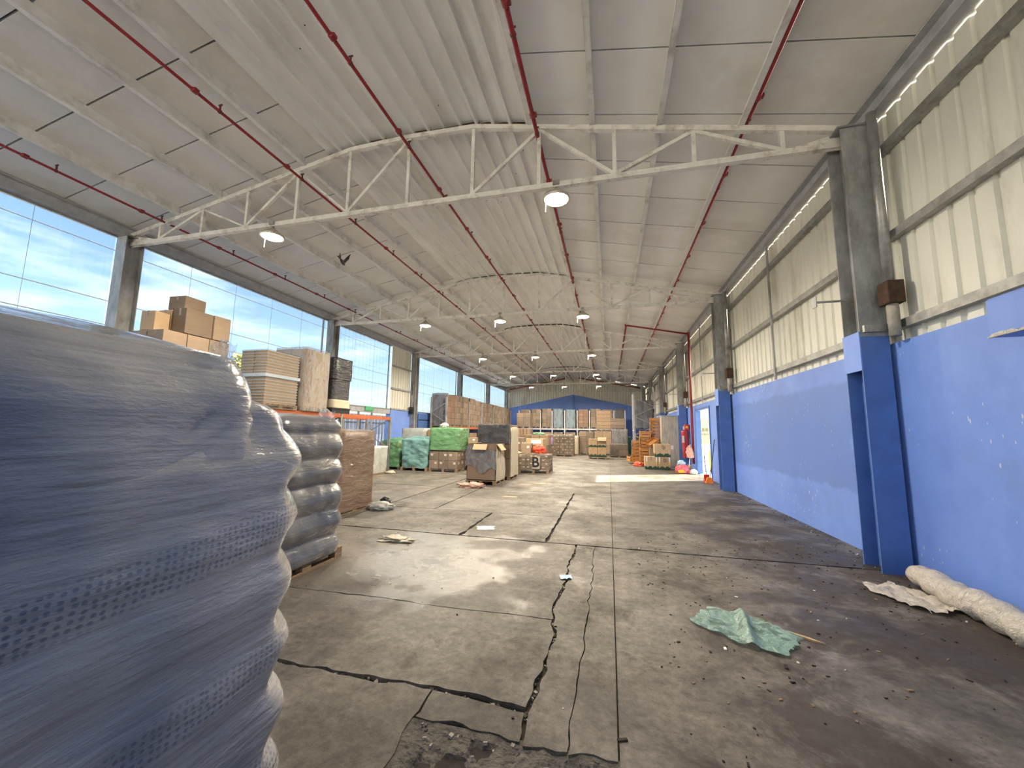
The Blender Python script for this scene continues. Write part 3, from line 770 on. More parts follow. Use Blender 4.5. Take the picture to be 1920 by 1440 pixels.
# gate posts in the opening
for i, y in enumerate((12.7, 13.6, 14.5)):
    o = MB().box((XL - 0.10, y, -0.028), (XL - 0.04, y + 0.07, 2.2)).build('gate_post', M['steel'])
    tag(o, ['first', 'second', 'third'][i] + ' dark steel post standing in the side gate opening', 'post', 'gate posts')
def foliage(name, label, c, r, n, seed, trunk=True):
    rr = random.Random(seed)
    t = thing(name, label, 'tree', (c[0], c[1], -0.06), group='trees outside')
    mb = MB()
    for i in range(n):
        d = Vector((rr.gauss(0, 1), rr.gauss(0, 1), rr.gauss(0, 1))).normalized()
        k = rr.uniform(0.45, 1.0) ** 0.5 * (1 + 0.25 * n3(d.x * 3, d.y * 3, d.z * 3 + seed))
        p = Vector((d.x * r[0] * k, d.y * r[1] * k, c[2] + d.z * r[2] * k)); s = rr.uniform(0.06, 0.15)
        mt = Matrix.Translation(p) @ Matrix.Rotation(rr.uniform(0, 6), 4, 'Z') @ Matrix.Rotation(rr.uniform(0, 3), 4, 'X')
        mb.quad(mt @ Vector((-s, 0, 0)), mt @ Vector((0, -s * 0.5, 0.02)), mt @ Vector((s, 0, 0)), mt @ Vector((0, s * 0.5, 0.02)))
    o = mb.build('foliage', M['leaf'], t); o['kind'] = 'stuff'
    MB().tube([(0, 0, 0), (0.05, 0.03, c[2] * 0.5), (0, 0, c[2])], [0.12, 0.09, 0.05], 8).build('trunk', M['bark'], t)
foliage('tree', 'yellow green tree seen through the clear sheeting beside the tray stack', (-19.5, 17.0, 3.6), (1.25, 1.25, 2.0), 6000, 3)
foliage('tree', 'low green tree outside the far clear bays', (-26.0, 60.0, 2.5), (3.5, 3.5, 2.6), 4000, 5)
cabs = [((-16, 4.0, 5.6), (-16, 140, 5.2)), ((-16, 4.0, 7.35), (-16, 140, 7.2)), ((-17, 4.0, 8.2), (-17, 140, 7.9)), ((-18, 4.0, 8.9), (-18, 140, 8.6)), ((-15, 4.0, 4.6), (-15, 140, 4.2)), ((-20, 4.0, 10.4), (-20, 140, 10.0))]
desc = ['lowest dark', 'second pale', 'third thin', 'fourth thin', 'bottom thin', 'topmost thin']
for (a, b), dn in zip(cabs, desc):
    a = Vector(a); b = Vector(b)
    a = a + (a - b) * 0.1
    pts = [a.lerp(b, i / 16) for i in range(17)]
    o = MB().tube(pts, 0.016, 5).build('overhead_cable', M['cable']); tag(o, dn + ' overhead cable seen through the clear sheeting', 'cable', 'overhead cables')
for i, y in enumerate((-9.7, 139.9)):
    t = thing('utility_pole', ['utility pole behind the viewpoint carrying the overhead cables', 'utility pole beyond the hall carrying the overhead cables'][i], 'pole', (-17, y, -0.06))
    MB().tube([(0, 0, 0), (0, 0, 10.6)], [0.16, 0.1], 10).build('shaft', M['bark'], t, smooth=True)
    MB().bar((-3.2, 0, 7.75), (2.2, 0, 7.75), 0.1, 0.1).build('crossarm', M['bark'], t)
# far shed beyond the clear bays
t = thing('far_shed', 'low grey roofed shed far outside the clear bays', 'building', (-24, 74, -0.06))
MB().box((-9, -3, 0), (9, 9, 4.6)).build('wall', M['fence'], t)
MB().prism([(-9.4, 4.5), (9.4, 4.5), (9.4, 4.8), (0, 6.6), (-9.4, 4.8)], -3.4, 9.4, 0, Matrix(((1, 0, 0, 0), (0, 0, 1, 0), (0, 1, 0, 0), (0, 0, 0, 1)))).build('roof', M['galv'], t)

# ------------------------------------------------------------------ goods: materials and builders
M['carton'] = pmat('brown_cardboard', (0.255, 0.185, 0.128), 0.75, var=0.12, scale=3, stretch=(1, 1, 3), rnd=0.34)
M['carton_pale'] = pmat('pale_cardboard', (0.46, 0.32, 0.19), 0.75, var=0.1, scale=3, rnd=0.12)
M['carton_dark'] = pmat('dull_brown_cardboard', (0.20, 0.145, 0.105), 0.75, var=0.15, scale=3, rnd=0.3)
M['carton_red'] = pmat('reddish_cardboard', (0.30, 0.16, 0.10), 0.75, var=0.15, scale=3, rnd=0.15)
M['carton_in'] = pmat('carton_inside', (0.34, 0.24, 0.15), 0.8, var=0.1)
M['tape'] = pmat('brown_parcel_tape', (0.36, 0.22, 0.11), 0.3, var=0.1)
M['paper'] = pmat('white_paper_label', (0.74, 0.72, 0.68), 0.6, var=0.05)
M['purple'] = pmat('purple_paper_label', (0.33, 0.20, 0.42), 0.6, var=0.1)
M['ink'] = pmat('black_ink', (0.015, 0.015, 0.015), 0.6)
M['green_print'] = pmat('dark_green_print', (0.018, 0.055, 0.026), 0.6, var=0.3, scale=20)
M['yellow_print'] = pmat('yellow_print', (0.75, 0.50, 0.04), 0.6, var=0.1)
M['wood'] = pmat('pallet_wood', (0.26, 0.18, 0.11), 0.8, var=0.3, scale=4, stretch=(6, 1, 6))
M['crate'] = pmat('orange_stained_crate_wood', (0.42, 0.19, 0.055), 0.6, var=0.25, scale=4, stretch=(1, 6, 6), rnd=0.15)
M['greywood'] = pmat('grey_wood_grain_board', (0.40, 0.36, 0.30), 0.6, var=0.3, scale=3, stretch=(7, 7, 0.8))
M['rackorange'] = pmat('orange_rack_beam', (0.40, 0.10, 0.035), 0.45, var=0.15)
M['film'] = film('clear_stretch_film', (0.60, 0.57, 0.53), 0.07, 0.12, 0.07, crease_glint=0.14)
M['film_grey'] = film('grey_plastic_film', (0.34, 0.36, 0.39), 0.42, 0.10, 0.22, (4, 4, 1.3), 1.1, 1.0, crease_glint=0.16)
M['film_dark'] = film('smoky_plastic_film', (0.11, 0.105, 0.11), 0.72, 0.10, 0.2, (2, 2, 3), 1.0, 1.0, crease_glint=0.1)
M['film_blue'] = film('blue_grey_plastic_film', (0.26, 0.36, 0.44), 0.50, 0.10, 0.25, (4, 4, 1.0), 1.2, 1.0, crease_glint=0.2)
M['film_green'] = film('green_plastic_film', (0.16, 0.40, 0.18), 0.62, 0.25, 0.2, (1, 1, 4), 2.0, 0.9, crease_glint=0.12)
M['film_teal'] = film('teal_plastic_film', (0.20, 0.42, 0.41), 0.72, 0.25, 0.18, (1, 1, 4), 2.0, 0.9, crease_glint=0.12)
M['film_white'] = film('milky_plastic_film', (0.58, 0.59, 0.56), 0.72, 0.25, 0.18, (2, 2, 2), 1.5, 0.7, crease_glint=0.06)
M['film_cream'] = film('cream_plastic_film', (0.60, 0.55, 0.42), 0.78, 0.3, 0.15, (6, 6, 1), 2.5, 0.7)
M['blackwrap'] = film('black_stretch_wrap', (0.02, 0.021, 0.026), 0.97, 0.22, 0.03, (1, 1, 6), 2, 0.8, crease_glint=0.02)
M['sheet_teal'] = film('thin_teal_sheet', (0.30, 0.50, 0.44), 0.50, 0.3, 0.3, (3, 3, 3), 3, 0.8, crease_glint=0.3)
M['cloth_pink'] = pmat('pink_rag', (0.55, 0.33, 0.28), 0.9, var=0.2, scale=12)
M['bag_red'] = pmat('orange_red_bag', (0.72, 0.09, 0.035), 0.35, var=0.2, scale=6)
M['bag_pink'] = pmat('pink_red_bag', (0.70, 0.14, 0.18), 0.35, var=0.2, scale=6)
M['bag_blue'] = pmat('pale_blue_bag', (0.40, 0.60, 0.75), 0.35, var=0.2, scale=6)
M['orange'] = pmat('orange_plastic', (0.80, 0.22, 0.02), 0.4, var=0.08)
M['yellow'] = pmat('yellow_plastic', (0.85, 0.52, 0.02), 0.4, var=0.08)
M['redcloth'] = pmat('red_cover_fabric', (0.40, 0.035, 0.035), 0.55, var=0.2, scale=5)
M['redpaint'] = pmat('red_paint', (0.55, 0.03, 0.02), 0.35, var=0.1)
M['tray'] = pmat('pale_blue_tray_edge', (0.55, 0.62, 0.68), 0.4, var=0.08)
M['foam'] = pmat('beige_foam_block', (0.52, 0.46, 0.34), 0.8, var=0.06)

def rrect(a, b, r, n):
    """n points round a rounded rectangle, with outward normals"""
    segs = [2 * (a - r), math.pi * r / 2, 2 * (b - r), math.pi * r / 2] * 2
    tot = sum(segs); out_ = []
    for i in range(n):
        s = tot * i / n; k = 0
        while s > segs[k]: s -= segs[k]; k += 1
        q = k // 2; f = s
        if k % 2 == 0:
            p, nn = [((-(a - r) + f, -b), (0, -1)), ((a, -(b - r) + f), (1, 0)), ((a - r - f, b), (0, 1)), ((-a, b - r - f), (-1, 0))][q]
        else:
            c0 = [(a - r, -(b - r)), (a - r, b - r), (-(a - r), b - r), (-(a - r), -(b - r))][q]
            an = -math.pi / 2 + q * math.pi / 2 + f / r
            p = (c0[0] + r * math.cos(an), c0[1] + r * math.sin(an)); nn = (math.cos(an), math.sin(an))
        out_.append((p, nn))
    return out_

def softbox(w, d, h, rows=12, n=56, r=0.06, amp=0.012, ns=4.0, seed=0.0, prof=None, dome=0.02, bulge=None, z0=0.0, inner=4):
    """draped or sagging box: rounded plan, per-row shape, noise, closed domed top"""
    mb = MB(); base = rrect(w / 2, d / 2, min(r, w / 2.1, d / 2.1), n)
    top = []
    for j in range(rows + 1):
        t = j / rows; z = z0 + (h - z0) * t
        sx, sy, ox, oy = prof(t) if prof else (1, 1, 0, 0)
        for i, (p, nn) in enumerate(base):
            x, y = p[0] * sx + ox, p[1] * sy + oy
            k = amp * (n3(x * ns + seed, y * ns, z * ns) + 0.5 * n3(x * ns * 3 + seed, y * ns * 3, z * ns * 2.5))
            if bulge: k += bulge(x, y, z, nn)
            mb.v.append(Vector((x + nn[0] * k, y + nn[1] * k, z)))
    for j in range(rows):
        for i in range(n):
            a = j * n + i; c = j * n + (i + 1) % n
            mb.f.append([a, c, c + n, a + n]); mb.m.append(0)
    last = rows * n
    cx = sum((mb.v[last + i] for i in range(n)), Vector()) / n
    prev = last
    for q in range(1, inner + 1):
        f = 1 - q / (inner + 0.4)
        b = len(mb.v)
        for i in range(n):
            p = mb.v[last + i]; v = cx + (p - cx) * f
            v.z += dome * (1 - f * f) + amp * 0.8 * n3(v.x * ns + seed, v.y * ns, 7)
            mb.v.append(v)
        for i in range(n):
            a, c = prev + i, prev + (i + 1) % n
            mb.f.append([a, c, b + (i + 1) % n, b + i]); mb.m.append(0)
        prev = b
    mb.f.append([prev + i for i in range(n)]); mb.m.append(0)
    return mb

_mc = {}
def carton_mesh(w, d, h, cm, lab=0):
    key = ('c', round(w, 3), round(d, 3), round(h, 3), cm, lab)
    if key not in _mc:
        m1 = MB().box((-w / 2, -d / 2, 0), (w / 2, d / 2, h)).mesh('carton', M[cm], bevel=min(0.006, h * 0.05))
        bm = bmesh.new(); bm.from_mesh(m1)
        mb = MB(); t = 0.0015
        mb.box((-0.025, -d / 2 - t, h * 0.72), (0.025, d / 2 + t, h + t), 1)
        if lab:
            lw, lh = min(w * 0.26, 0.13), min(h * 0.3, 0.08)
            ox = w * 0.22 * (1 if lab % 2 else -1)
            mb.box((ox - lw / 2, -d / 2 - 2 * t, h * 0.5), (ox + lw / 2, -d / 2, h * 0.5 + lh), 2)
            mb.box((w / 2, -lw / 2, h * 0.5), (w / 2 + 2 * t, lw / 2, h * 0.5 + lh), 2)
        m2 = mb.mesh('x', [M[cm]])
        bm.from_mesh(m2)
        me = bpy.data.meshes.new('carton'); bm.to_mesh(me); bm.free()
        for k in (cm, 'tape', 'paper'): me.materials.append(M[k])
        nb = len(m1.polygons)
        for i, p in enumerate(me.polygons):
            p.material_index = 0 if i < nb else m2.polygons[i - nb].material_index
        # from_mesh clamps indices, restore ours
        for i, mi in enumerate(mb.m): me.polygons[nb + i].material_index = mi
        _mc[key] = me
    return _mc[key]
def pallet_mesh(w, d, h=0.13):
    key = ('p', round(w, 2), round(d, 2), round(h, 2))
    if key not in _mc:
        mb = MB(); bt = 0.02
        for i in range(7):
            y = -d / 2 + (d - 0.09) * i / 6; mb.box((-w / 2, y, h - bt), (w / 2, y + 0.09, h))
        for i in range(3):
            x = -w / 2 + (w - 0.09) * i / 2
            mb.box((x, -d / 2, h - 2 * bt), (x + 0.09, d / 2, h - bt)); mb.box((x, -d / 2, 0), (x + 0.09, d / 2, bt))
            for j in range(3):
                y = -d / 2 + (d - 0.12) * j / 2; mb.box((x, y, bt), (x + 0.09, y + 0.12, h - 2 * bt))
        _mc[key] = mb.mesh('pallet', M['wood'])
    return _mc[key]

def load(label, x0, x1, y0, y1, z0, z1, n, cm='carton', fl=None, pal=0.13, group=None, name='pallet_load', lab=0, rz=0.0, rag=0.0, amp=0.012, fprof=None, ftop=None, fz=0.0, gap=0.014):
    """cartons stacked on a pallet, each carton a part; optional film round them"""
    w, d = x1 - x0, y1 - y0
    t = thing(name, label, 'pallet load', ((x0 + x1) / 2, (y0 + y1) / 2, z0), rz, group)
    if pal: place('pallet', pallet_mesh(w, d, pal), t)
    h = z1 - z0 - pal; nx, ny, nz = n
    cw, cd, ch = w / nx, d / ny, h / nz
    for k in range(nz):
        for j in range(ny):
            for i in range(nx):
                if 0 < i < nx - 1 and 0 < j < ny - 1 and k < nz - 1: continue
                if rag and k == nz - 1 and R.random() < rag: continue
                me = carton_mesh(cw - gap, cd - gap, ch - 0.010, cm, (1 + (i + j + k) % 2) if lab else 0)
                place('carton', me, t, (-w / 2 + cw * (i + 0.5) + R.uniform(-1, 1) * gap * 0.35, -d / 2 + cd * (j + 0.5), pal + ch * k))
    if fl:
        o = softbox(w + 0.022, d + 0.022, (ftop or (z1 - z0)) + 0.012, rows=10, n=44, r=0.05, amp=amp, ns=4, seed=R.uniform(0, 50), prof=fprof, z0=fz or 0.04).build('film_wrap', M[fl], t, smooth=True)
    return t
def single_carton(label, x, y, z, w, d, h, cm='carton', rz=0.0, name='carton', lab=0, group=None, flaps=False, cat='box'):
    if not flaps:
        o = bpy.data.objects.new(name, carton_mesh(w, d, h, cm, lab)); link(o)
        o.location = (x, y, z); o.rotation_euler = (0, 0, rz)
        return tag(o, label, cat, group)
    t = thing(name, label, cat, (x, y, z), rz, group)
    th = 0.006
    MB().box((-w / 2, -d / 2, 0), (w / 2, -d / 2 + th, h)).box((-w / 2, d / 2 - th, 0), (w / 2, d / 2, h)).box((-w / 2, -d / 2, 0), (-w / 2 + th, d / 2, h)).box((w / 2 - th, -d / 2, 0), (w / 2, d / 2, h)).box((-w / 2, -d / 2, 0), (w / 2, d / 2, th)).build('body', M[cm], t)
    for (ax, sg, ang) in (('x', -1, 2.3), ('x', 1, 1.9), ('y', -1, 2.0), ('y', 1, 1.2)):
        L = (d if ax == 'x' else w) * 0.49
        if ax == 'y':
            p0 = Vector((-w / 2, sg * d / 2, h)); dr = Vector((0, sg * math.sin(ang), math.cos(ang))) * min(L, d * 0.5)
            q = [p0, p0 + Vector((w, 0, 0)), p0 + Vector((w, 0, 0)) + dr, p0 + dr]
        else:
            p0 = Vector((sg * w / 2, -d / 2, h)); dr = Vector((sg * math.sin(ang), 0, math.cos(ang))) * min(L, w * 0.45)
            q = [p0, p0 + Vector((0, d, 0)), p0 + Vector((0, d, 0)) + dr, p0 + dr]
        nn = (q[1] - q[0]).cross(q[3] - q[0]).normalized() * 0.005
        mb = MB(); mb.v = [v for v in q] + [v + nn for v in q]
        mb.f = [[3, 2, 1, 0], [4, 5, 6, 7], [0, 1, 5, 4], [1, 2, 6, 5], [2, 3, 7, 6], [3, 0, 4, 7]]; mb.m = [0] * 6
        mb.build('flap', M['carton_in'], t)
    return t

def crumple(w, d, nx, ny, hf, mat, name, label, cat, loc, rz=0.0, outline=None, parent=None, thick=0.0, group=None):
    mb = MB()
    for j in range(ny + 1):
        for i in range(nx + 1):
            u, v = i / nx * 2 - 1, j / ny * 2 - 1
            if outline: u, v = outline(u, v)
            x, y = u * w / 2, v * d / 2
            mb.v.append(Vector((x, y, hf(x, y, u, v))))
    for j in range(ny):
        for i in range(nx):
            a = j * (nx + 1) + i; mb.f.append([a, a + 1, a + nx + 2, a + nx + 1]); mb.m.append(0)
    o = mb.build(name, mat, parent, smooth=True)
    o.location = loc; o.rotation_euler = (0, 0, rz)
    if not parent: tag(o, label, cat, group)
    return o
def lump(w, d, h, mat, name, label, cat, loc, seed=0, parent=None, rz=0.0, amp=0.35, group=None):
    """crumpled bag or rag heap"""
    bm = bmesh.new(); bmesh.ops.create_icosphere(bm, subdivisions=4, radius=1.0)
    for v in bm.verts:
        p = v.co.copy()
        k = 1 + amp * (abs(n3(p.x * 1.7 + seed, p.y * 1.7, p.z * 1.7)) * 1.2 - 0.2) + amp * 0.5 * n3(p.x * 5 + seed, p.y * 5, p.z * 5)
        p *= k
        v.co = Vector((p.x * w / 2, p.y * d / 2, max(p.z + 0.55, 0) / 1.55 * h))
    me = bpy.data.meshes.new(name); bm.to_mesh(me); bm.free()
    me.materials.append(mat); me.polygons.foreach_set('use_smooth', [True] * len(me.polygons))
    o = bpy.data.objects.new(name, me); link(o, parent); o.location = loc; o.rotation_euler = (0, 0, rz)
    if not parent: tag(o, label, cat, group)
    return o
def text_part(body, size, mat, parent, loc, rot, ext=0.002, off=0.0):
    cu = bpy.data.curves.new('lettering', 'FONT'); cu.body = body; cu.size = size; cu.extrude = ext
    cu.align_x = 'CENTER'; cu.align_y = 'CENTER'
    o = bpy.data.objects.new('lettering', cu); cu.materials.append(mat)
    COL.objects.link(o)
    cu.offset = off
    bpy.context.view_layer.update()
    me = bpy.data.meshes.new_from_object(o.evaluated_get(bpy.context.evaluated_depsgraph_get()))
    bpy.data.objects.remove(o)
    o = bpy.data.objects.new('lettering', me); link(o, parent); o.location = loc; o.rotation_euler = rot
    return o

# ------------------------------------------------------------------ the two big wrapped sack pallets
def sack_mat(name, dots=True, tint=1.0):
    m, nt = nodes_of(name)
    c = coords(nt, (1, 1, 1), True)
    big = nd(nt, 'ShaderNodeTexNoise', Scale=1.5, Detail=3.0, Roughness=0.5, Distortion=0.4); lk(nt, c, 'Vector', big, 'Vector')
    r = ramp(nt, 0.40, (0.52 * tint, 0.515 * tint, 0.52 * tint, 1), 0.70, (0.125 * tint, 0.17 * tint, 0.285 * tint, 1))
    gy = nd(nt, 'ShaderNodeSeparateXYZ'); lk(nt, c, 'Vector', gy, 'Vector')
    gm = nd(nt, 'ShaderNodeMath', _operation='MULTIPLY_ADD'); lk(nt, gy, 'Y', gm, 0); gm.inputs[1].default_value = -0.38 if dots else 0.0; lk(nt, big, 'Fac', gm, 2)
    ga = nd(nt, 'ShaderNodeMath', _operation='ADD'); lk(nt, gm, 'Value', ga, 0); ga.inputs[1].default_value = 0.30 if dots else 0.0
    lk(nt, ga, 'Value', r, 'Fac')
    col = (r, 'Color')
    sx = nd(nt, 'ShaderNodeSeparateXYZ'); lk(nt, c, 'Vector', sx, 'Vector')
    if dots:
        # printed dot bands showing through the film
        rows = []
        for axis, sc in (('Y', 66.0), ('Z', 74.0)):
            a = nd(nt, 'ShaderNodeMath', _operation='MULTIPLY'); lk(nt, sx, axis, a, 0); a.inputs[1].default_value = sc
            rows.append(a)
        cb = nd(nt, 'ShaderNodeCombineXYZ'); lk(nt, rows[0], 'Value', cb, 'X'); lk(nt, rows[1], 'Value', cb, 'Y')
        v = nd(nt, 'ShaderNodeTexVoronoi', Scale=1.0, Randomness=0.35, _voronoi_dimensions='2D'); lk(nt, cb, 'Vector', v, 'Vector')
        rd = ramp(nt, 0.22, BW[1], 0.36, BW[0]); lk(nt, v, 'Distance', rd, 'Fac')
        zz = nd(nt, 'ShaderNodeMath', _operation='MULTIPLY_ADD'); lk(nt, sx, 'Y', zz, 0); zz.inputs[1].default_value = -0.12; lk(nt, sx, 'Z', zz, 2)
        bn = nd(nt, 'ShaderNodeTexNoise', Scale=1.0, Detail=2.0)
        cz = coords(nt, (1.3, 1.3, 5.5), True); cz.inputs['Rotation'].default_value = (-0.3, 0, 0); lk(nt, cz, 'Vector', bn, 'Vector')
        rb = ramp(nt, 0.53, BW[0], 0.64, (0.6, 0.6, 0.6, 1)); lk(nt, bn, 'Fac', rb, 'Fac')
        bands = None
        for cz_, hw in ((1.125, 0.05), (0.79, 0.04), (0.50, 0.05)):
            d1 = nd(nt, 'ShaderNodeMath', _operation='SUBTRACT'); lk(nt, zz, 'Value', d1, 0); d1.inputs[1].default_value = cz_
            d2 = nd(nt, 'ShaderNodeMath', _operation='ABSOLUTE'); lk(nt, d1, 'Value', d2, 0)
            d3 = nd(nt, 'ShaderNodeMapRange'); lk(nt, d2, 'Value', d3, 'Value'); d3.inputs['From Min'].default_value = hw * 0.75; d3.inputs['From Max'].default_value = hw * 1.1
            d3.inputs['To Min'].default_value = 1.0; d3.inputs['To Max'].default_value = 0.0
            if bands is None: bands = d3
            else:
                a_ = nd(nt, 'ShaderNodeMath', _operation='MAXIMUM'); nt.links.new(bands.outputs[0], a_.inputs[0]); lk(nt, d3, 'Result', a_, 1); bands = a_
        mb_ = nd(nt, 'ShaderNodeMath', _operation='MULTIPLY'); nt.links.new(bands.outputs[0], mb_.inputs[0]); lk(nt, bn, 'Fac', mb_, 1)
        mm = nd(nt, 'ShaderNodeMath', _operation='MULTIPLY', _use_clamp=True); lk(nt, rd, 'Color', mm, 0); lk(nt, mb_, 'Value', mm, 1)
        mm_ = nd(nt, 'ShaderNodeMath', _operation='MULTIPLY', _use_clamp=True); lk(nt, mm, 'Value', mm_, 0); mm_.inputs[1].default_value = 1.0; mm = mm_
        col = mixc(nt, (mm, 'Value'), col, (0.035, 0.06, 0.16, 1))
    cs = coords(nt, (1.6, 1.6, 75.0), True)
    st = nd(nt, 'ShaderNodeTexNoise', Scale=1.0, Detail=4.0, Roughness=0.6, Distortion=0.3); lk(nt, cs, 'Vector', st, 'Vector')
    rr = ramp(nt, 0.35, (0.82, 0.82, 0.82, 1), 0.7, (1.18, 1.18, 1.18, 1)); lk(nt, st, 'Fac', rr, 'Fac')
    col = mixc(nt, 1.0, col, (rr, 'Color'), 'MULTIPLY')
    b = nd(nt, 'ShaderNodeBsdfPrincipled', Roughness=0.26); nt.links.new(col[0].outputs[col[1]], b.inputs['Base Color'])
    b.inputs['Coat Weight'].default_value = 1.0; b.inputs['Coat Roughness'].default_value = 0.09
    wr_ = nd(nt, 'ShaderNodeTexNoise', Scale=9.0, Detail=5.0, Roughness=0.6); cw_ = coords(nt, (1.0, 1.0, 3.0), True); lk(nt, cw_, 'Vector', wr_, 'Vector')
    bp = nd(nt, 'ShaderNodeBump', Strength=0.32, Distance=0.006); lk(nt, st, 'Fac', bp, 'Height')
    bp2 = nd(nt, 'ShaderNodeBump', Strength=0.5, Distance=0.018); lk(nt, wr_, 'Fac', bp2, 'Height'); lk(nt, bp, 'Normal', bp2, 'Normal')
    lk(nt, bp2, 'Normal', b, 'Normal'); lk(nt, bp2, 'Normal', b, 'Coat Normal')
    out(nt, b)
    return m
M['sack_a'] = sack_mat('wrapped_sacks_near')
M['sack_b'] = sack_mat('wrapped_sacks_second', False, 0.36)

def layer_bulge(peak, pitch, depth):
    def f(x, y, z, nn):
        ph = ((z - peak) / pitch) % 1.0
        ph = min(ph, 1 - ph) * 2           # 0 at the peak, 1 in the valley
        return -depth * (ph ** 1.6)
    return f
# near pallet
NX0, NX1, NY0, NY1 = -2.05, -0.89, -0.12, 1.075
t = thing('wrapped_sack_pallet', 'huge pallet of sacks in cloudy stretch film close to the camera', 'pallet load', ((NX0 + NX1) / 2, (NY0 + NY1) / 2, 0))
place('pallet', pallet_mesh(1.1, 1.1, 0.14), t)
w_, d_ = NX1 - NX0, NY1 - NY0
lb0 = layer_bulge(1.415, 0.171, 0.040)
def lb(x, y, z, nn):
    c = min(1.0, abs(nn[0] * nn[1]) * 2.2 + max(0.0, nn[1]))          # deep at the corner, pulled flat by the film along the side
    sl = z + 0.05 * (d_ / 2 - y) + 0.02 * n3(y * 3, z * 2, 4) * (1 - c)
    return lb0(x, y, sl, nn) * (0.20 + 0.80 * c) * (1 + 0.35 * n3(z * 5, y, 2))
def near_prof(tt):
    z = 0.12 + (1.575 - 0.12) * tt
    k = 1.0 - 0.03 * (1 - tt)
    e = 0.0
    if z > 1.42: e = (z - 1.42) / 0.155
    s = math.sqrt(max(0.0, 1 - (0.97 * e) ** 2)) if e > 0 else 1
    return (1 - 0.07 * (1 - s) - (0.02 * min(1, max(0, z - 1.40) / 0.05)), k * (1 - 0.40 * (1 - s)), 0, 0)
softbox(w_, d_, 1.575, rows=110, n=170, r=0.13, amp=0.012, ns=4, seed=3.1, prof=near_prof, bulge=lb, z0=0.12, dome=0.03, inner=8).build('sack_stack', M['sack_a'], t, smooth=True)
def up_prof(tt):
    tt = max(0.0, (tt - 0.3) / 0.7)
    s = math.sqrt(max(0.02, 1 - (0.93 * tt) ** 3.0))
    return (0.86 + 0.14 * s, 0.90 + 0.10 * s, -0.03 * (1 - s), 0.03 * (1 - s))
def up_bulge(x, y, z, nn):
    k = 0.005 * math.sin(z * 25 + y * 3) - 0.05 * max(0.0, (1.40 - z) / 0.10)
    g = math.exp(-((y - 0.40) / 0.11) ** 2 - ((z - 1.50) / 0.06) ** 2)
    return k + g * (-0.016 + 0.009 * math.sin((y - 0.45) * 150 + (z - 1.5) * 90))
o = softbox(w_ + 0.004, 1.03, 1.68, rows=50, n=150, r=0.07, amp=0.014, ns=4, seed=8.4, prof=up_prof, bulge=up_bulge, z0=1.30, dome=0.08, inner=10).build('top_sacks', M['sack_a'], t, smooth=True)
o.location = (-0.004, -0.15, 0)
M['tail'] = film('loose_film_tail', (0.85, 0.87, 0.90), 0.35, 0.2, 0.2, (5, 5, 5), 4, 0.8)
o = crumple(0.05, 0.055, 14, 14, lambda x, y, u, v: 0.012 * math.sin(u * 5 + v * 3) + 0.012 * n3(x * 60, y * 60, 1), M['tail'], 'film_tail', '', '', (0, 0, 0), parent=t)
o.location = (0.53, 0.275, 1.69); o.rotation_euler = (1.3, 0.4, 0.5)
# second pallet
t = thing('wrapped_sack_pallet', 'second pallet of rippled sacks in dark glossy film behind the near one', 'pallet load', (-3.66, 3.62, 0))
place('pallet', pallet_mesh(1.12, 1.1, 0.12), t)
lb2 = layer_bulge(1.30, 0.285, 0.055)
def sec_prof(tt):
    lean = 0.02 * math.sin(tt * 5)
    s = 1 if tt < 0.9 else math.sqrt(max(0.05, 1 - ((tt - 0.9) / 0.1 * 0.55) ** 2))
    return (s, s, lean, 0)
softbox(1.18, 1.08, 1.62, rows=90, n=120, r=0.16, amp=0.012, ns=5, seed=21.0, prof=sec_prof, bulge=lambda x, y, z, nn: lb2(x, y, z + 0.03 * n3(x * 2, y * 2, 3), nn) * (1 + 0.5 * n3(z * 4, 1, 1)), z0=0.10, dome=0.05, inner=6).build('sack_stack', M['sack_b'], t, smooth=True)
o = crumple(0.16, 0.14, 10, 10, lambda x, y, u, v: 0.03 * math.sin(u * 4 + v * 3), M['tail'], 'film_tail', '', '', (0, 0, 0), parent=t)
o.location = (0.42, 0.30, 1.66); o.rotation_euler = (1.0, 0.2, 0.4)
# third: brown wrapped load
M['bronze'] = film('bronze_brown_film', (0.27, 0.18, 0.12), 0.80, 0.14, 0.15, (1.5, 1.5, 6), 1.5, 1.0, crease_glint=0.1)
load('brown pallet load in shiny wrinkled film behind the two sack pallets', -5.62, -4.55, 5.85, 6.95, 0, 1.46, (3, 3, 4), 'carton_dark', 'bronze', name='pallet_load', amp=0.03)
lump(0.5, 0.35, 0.13, M['film_white'], 'plastic_scrap', 'crumpled clear plastic scrap at the foot of the bronze film load', 'plastic', (-4.24, 6.75, 0.0), 4)
lump(0.22, 0.16, 0.14, M['black'], 'dark_rag', 'small dark rag lying by the bronze film load', 'rag', (-4.42, 7.2, 0.0), 6)
# fourth: milky covered bin
t = thing('covered_crate', 'milky plastic covered crate standing in front of the rack', 'crate', (-7.75, 11.6, 0))
MB().box((-0.30, -0.5, 0), (0.30, 0.5, 0.10)).build('base', M['wood'], t)
softbox(0.66, 1.06, 0.93, rows=14, n=48, r=0.05, amp=0.012, ns=4, seed=5, z0=0.06, prof=lambda q: (1 - 0.06 * (1 - q), 1 - 0.03 * (1 - q), 0, 0)).build('plastic_cover', M['film_white'], t, smooth=True)
lump(0.35, 0.25, 0.10, M['film_cream'], 'plastic_scrap', 'cream plastic scrap on the floor beside the milky crate', 'plastic', (-7.28, 12.1, 0.0), 9)

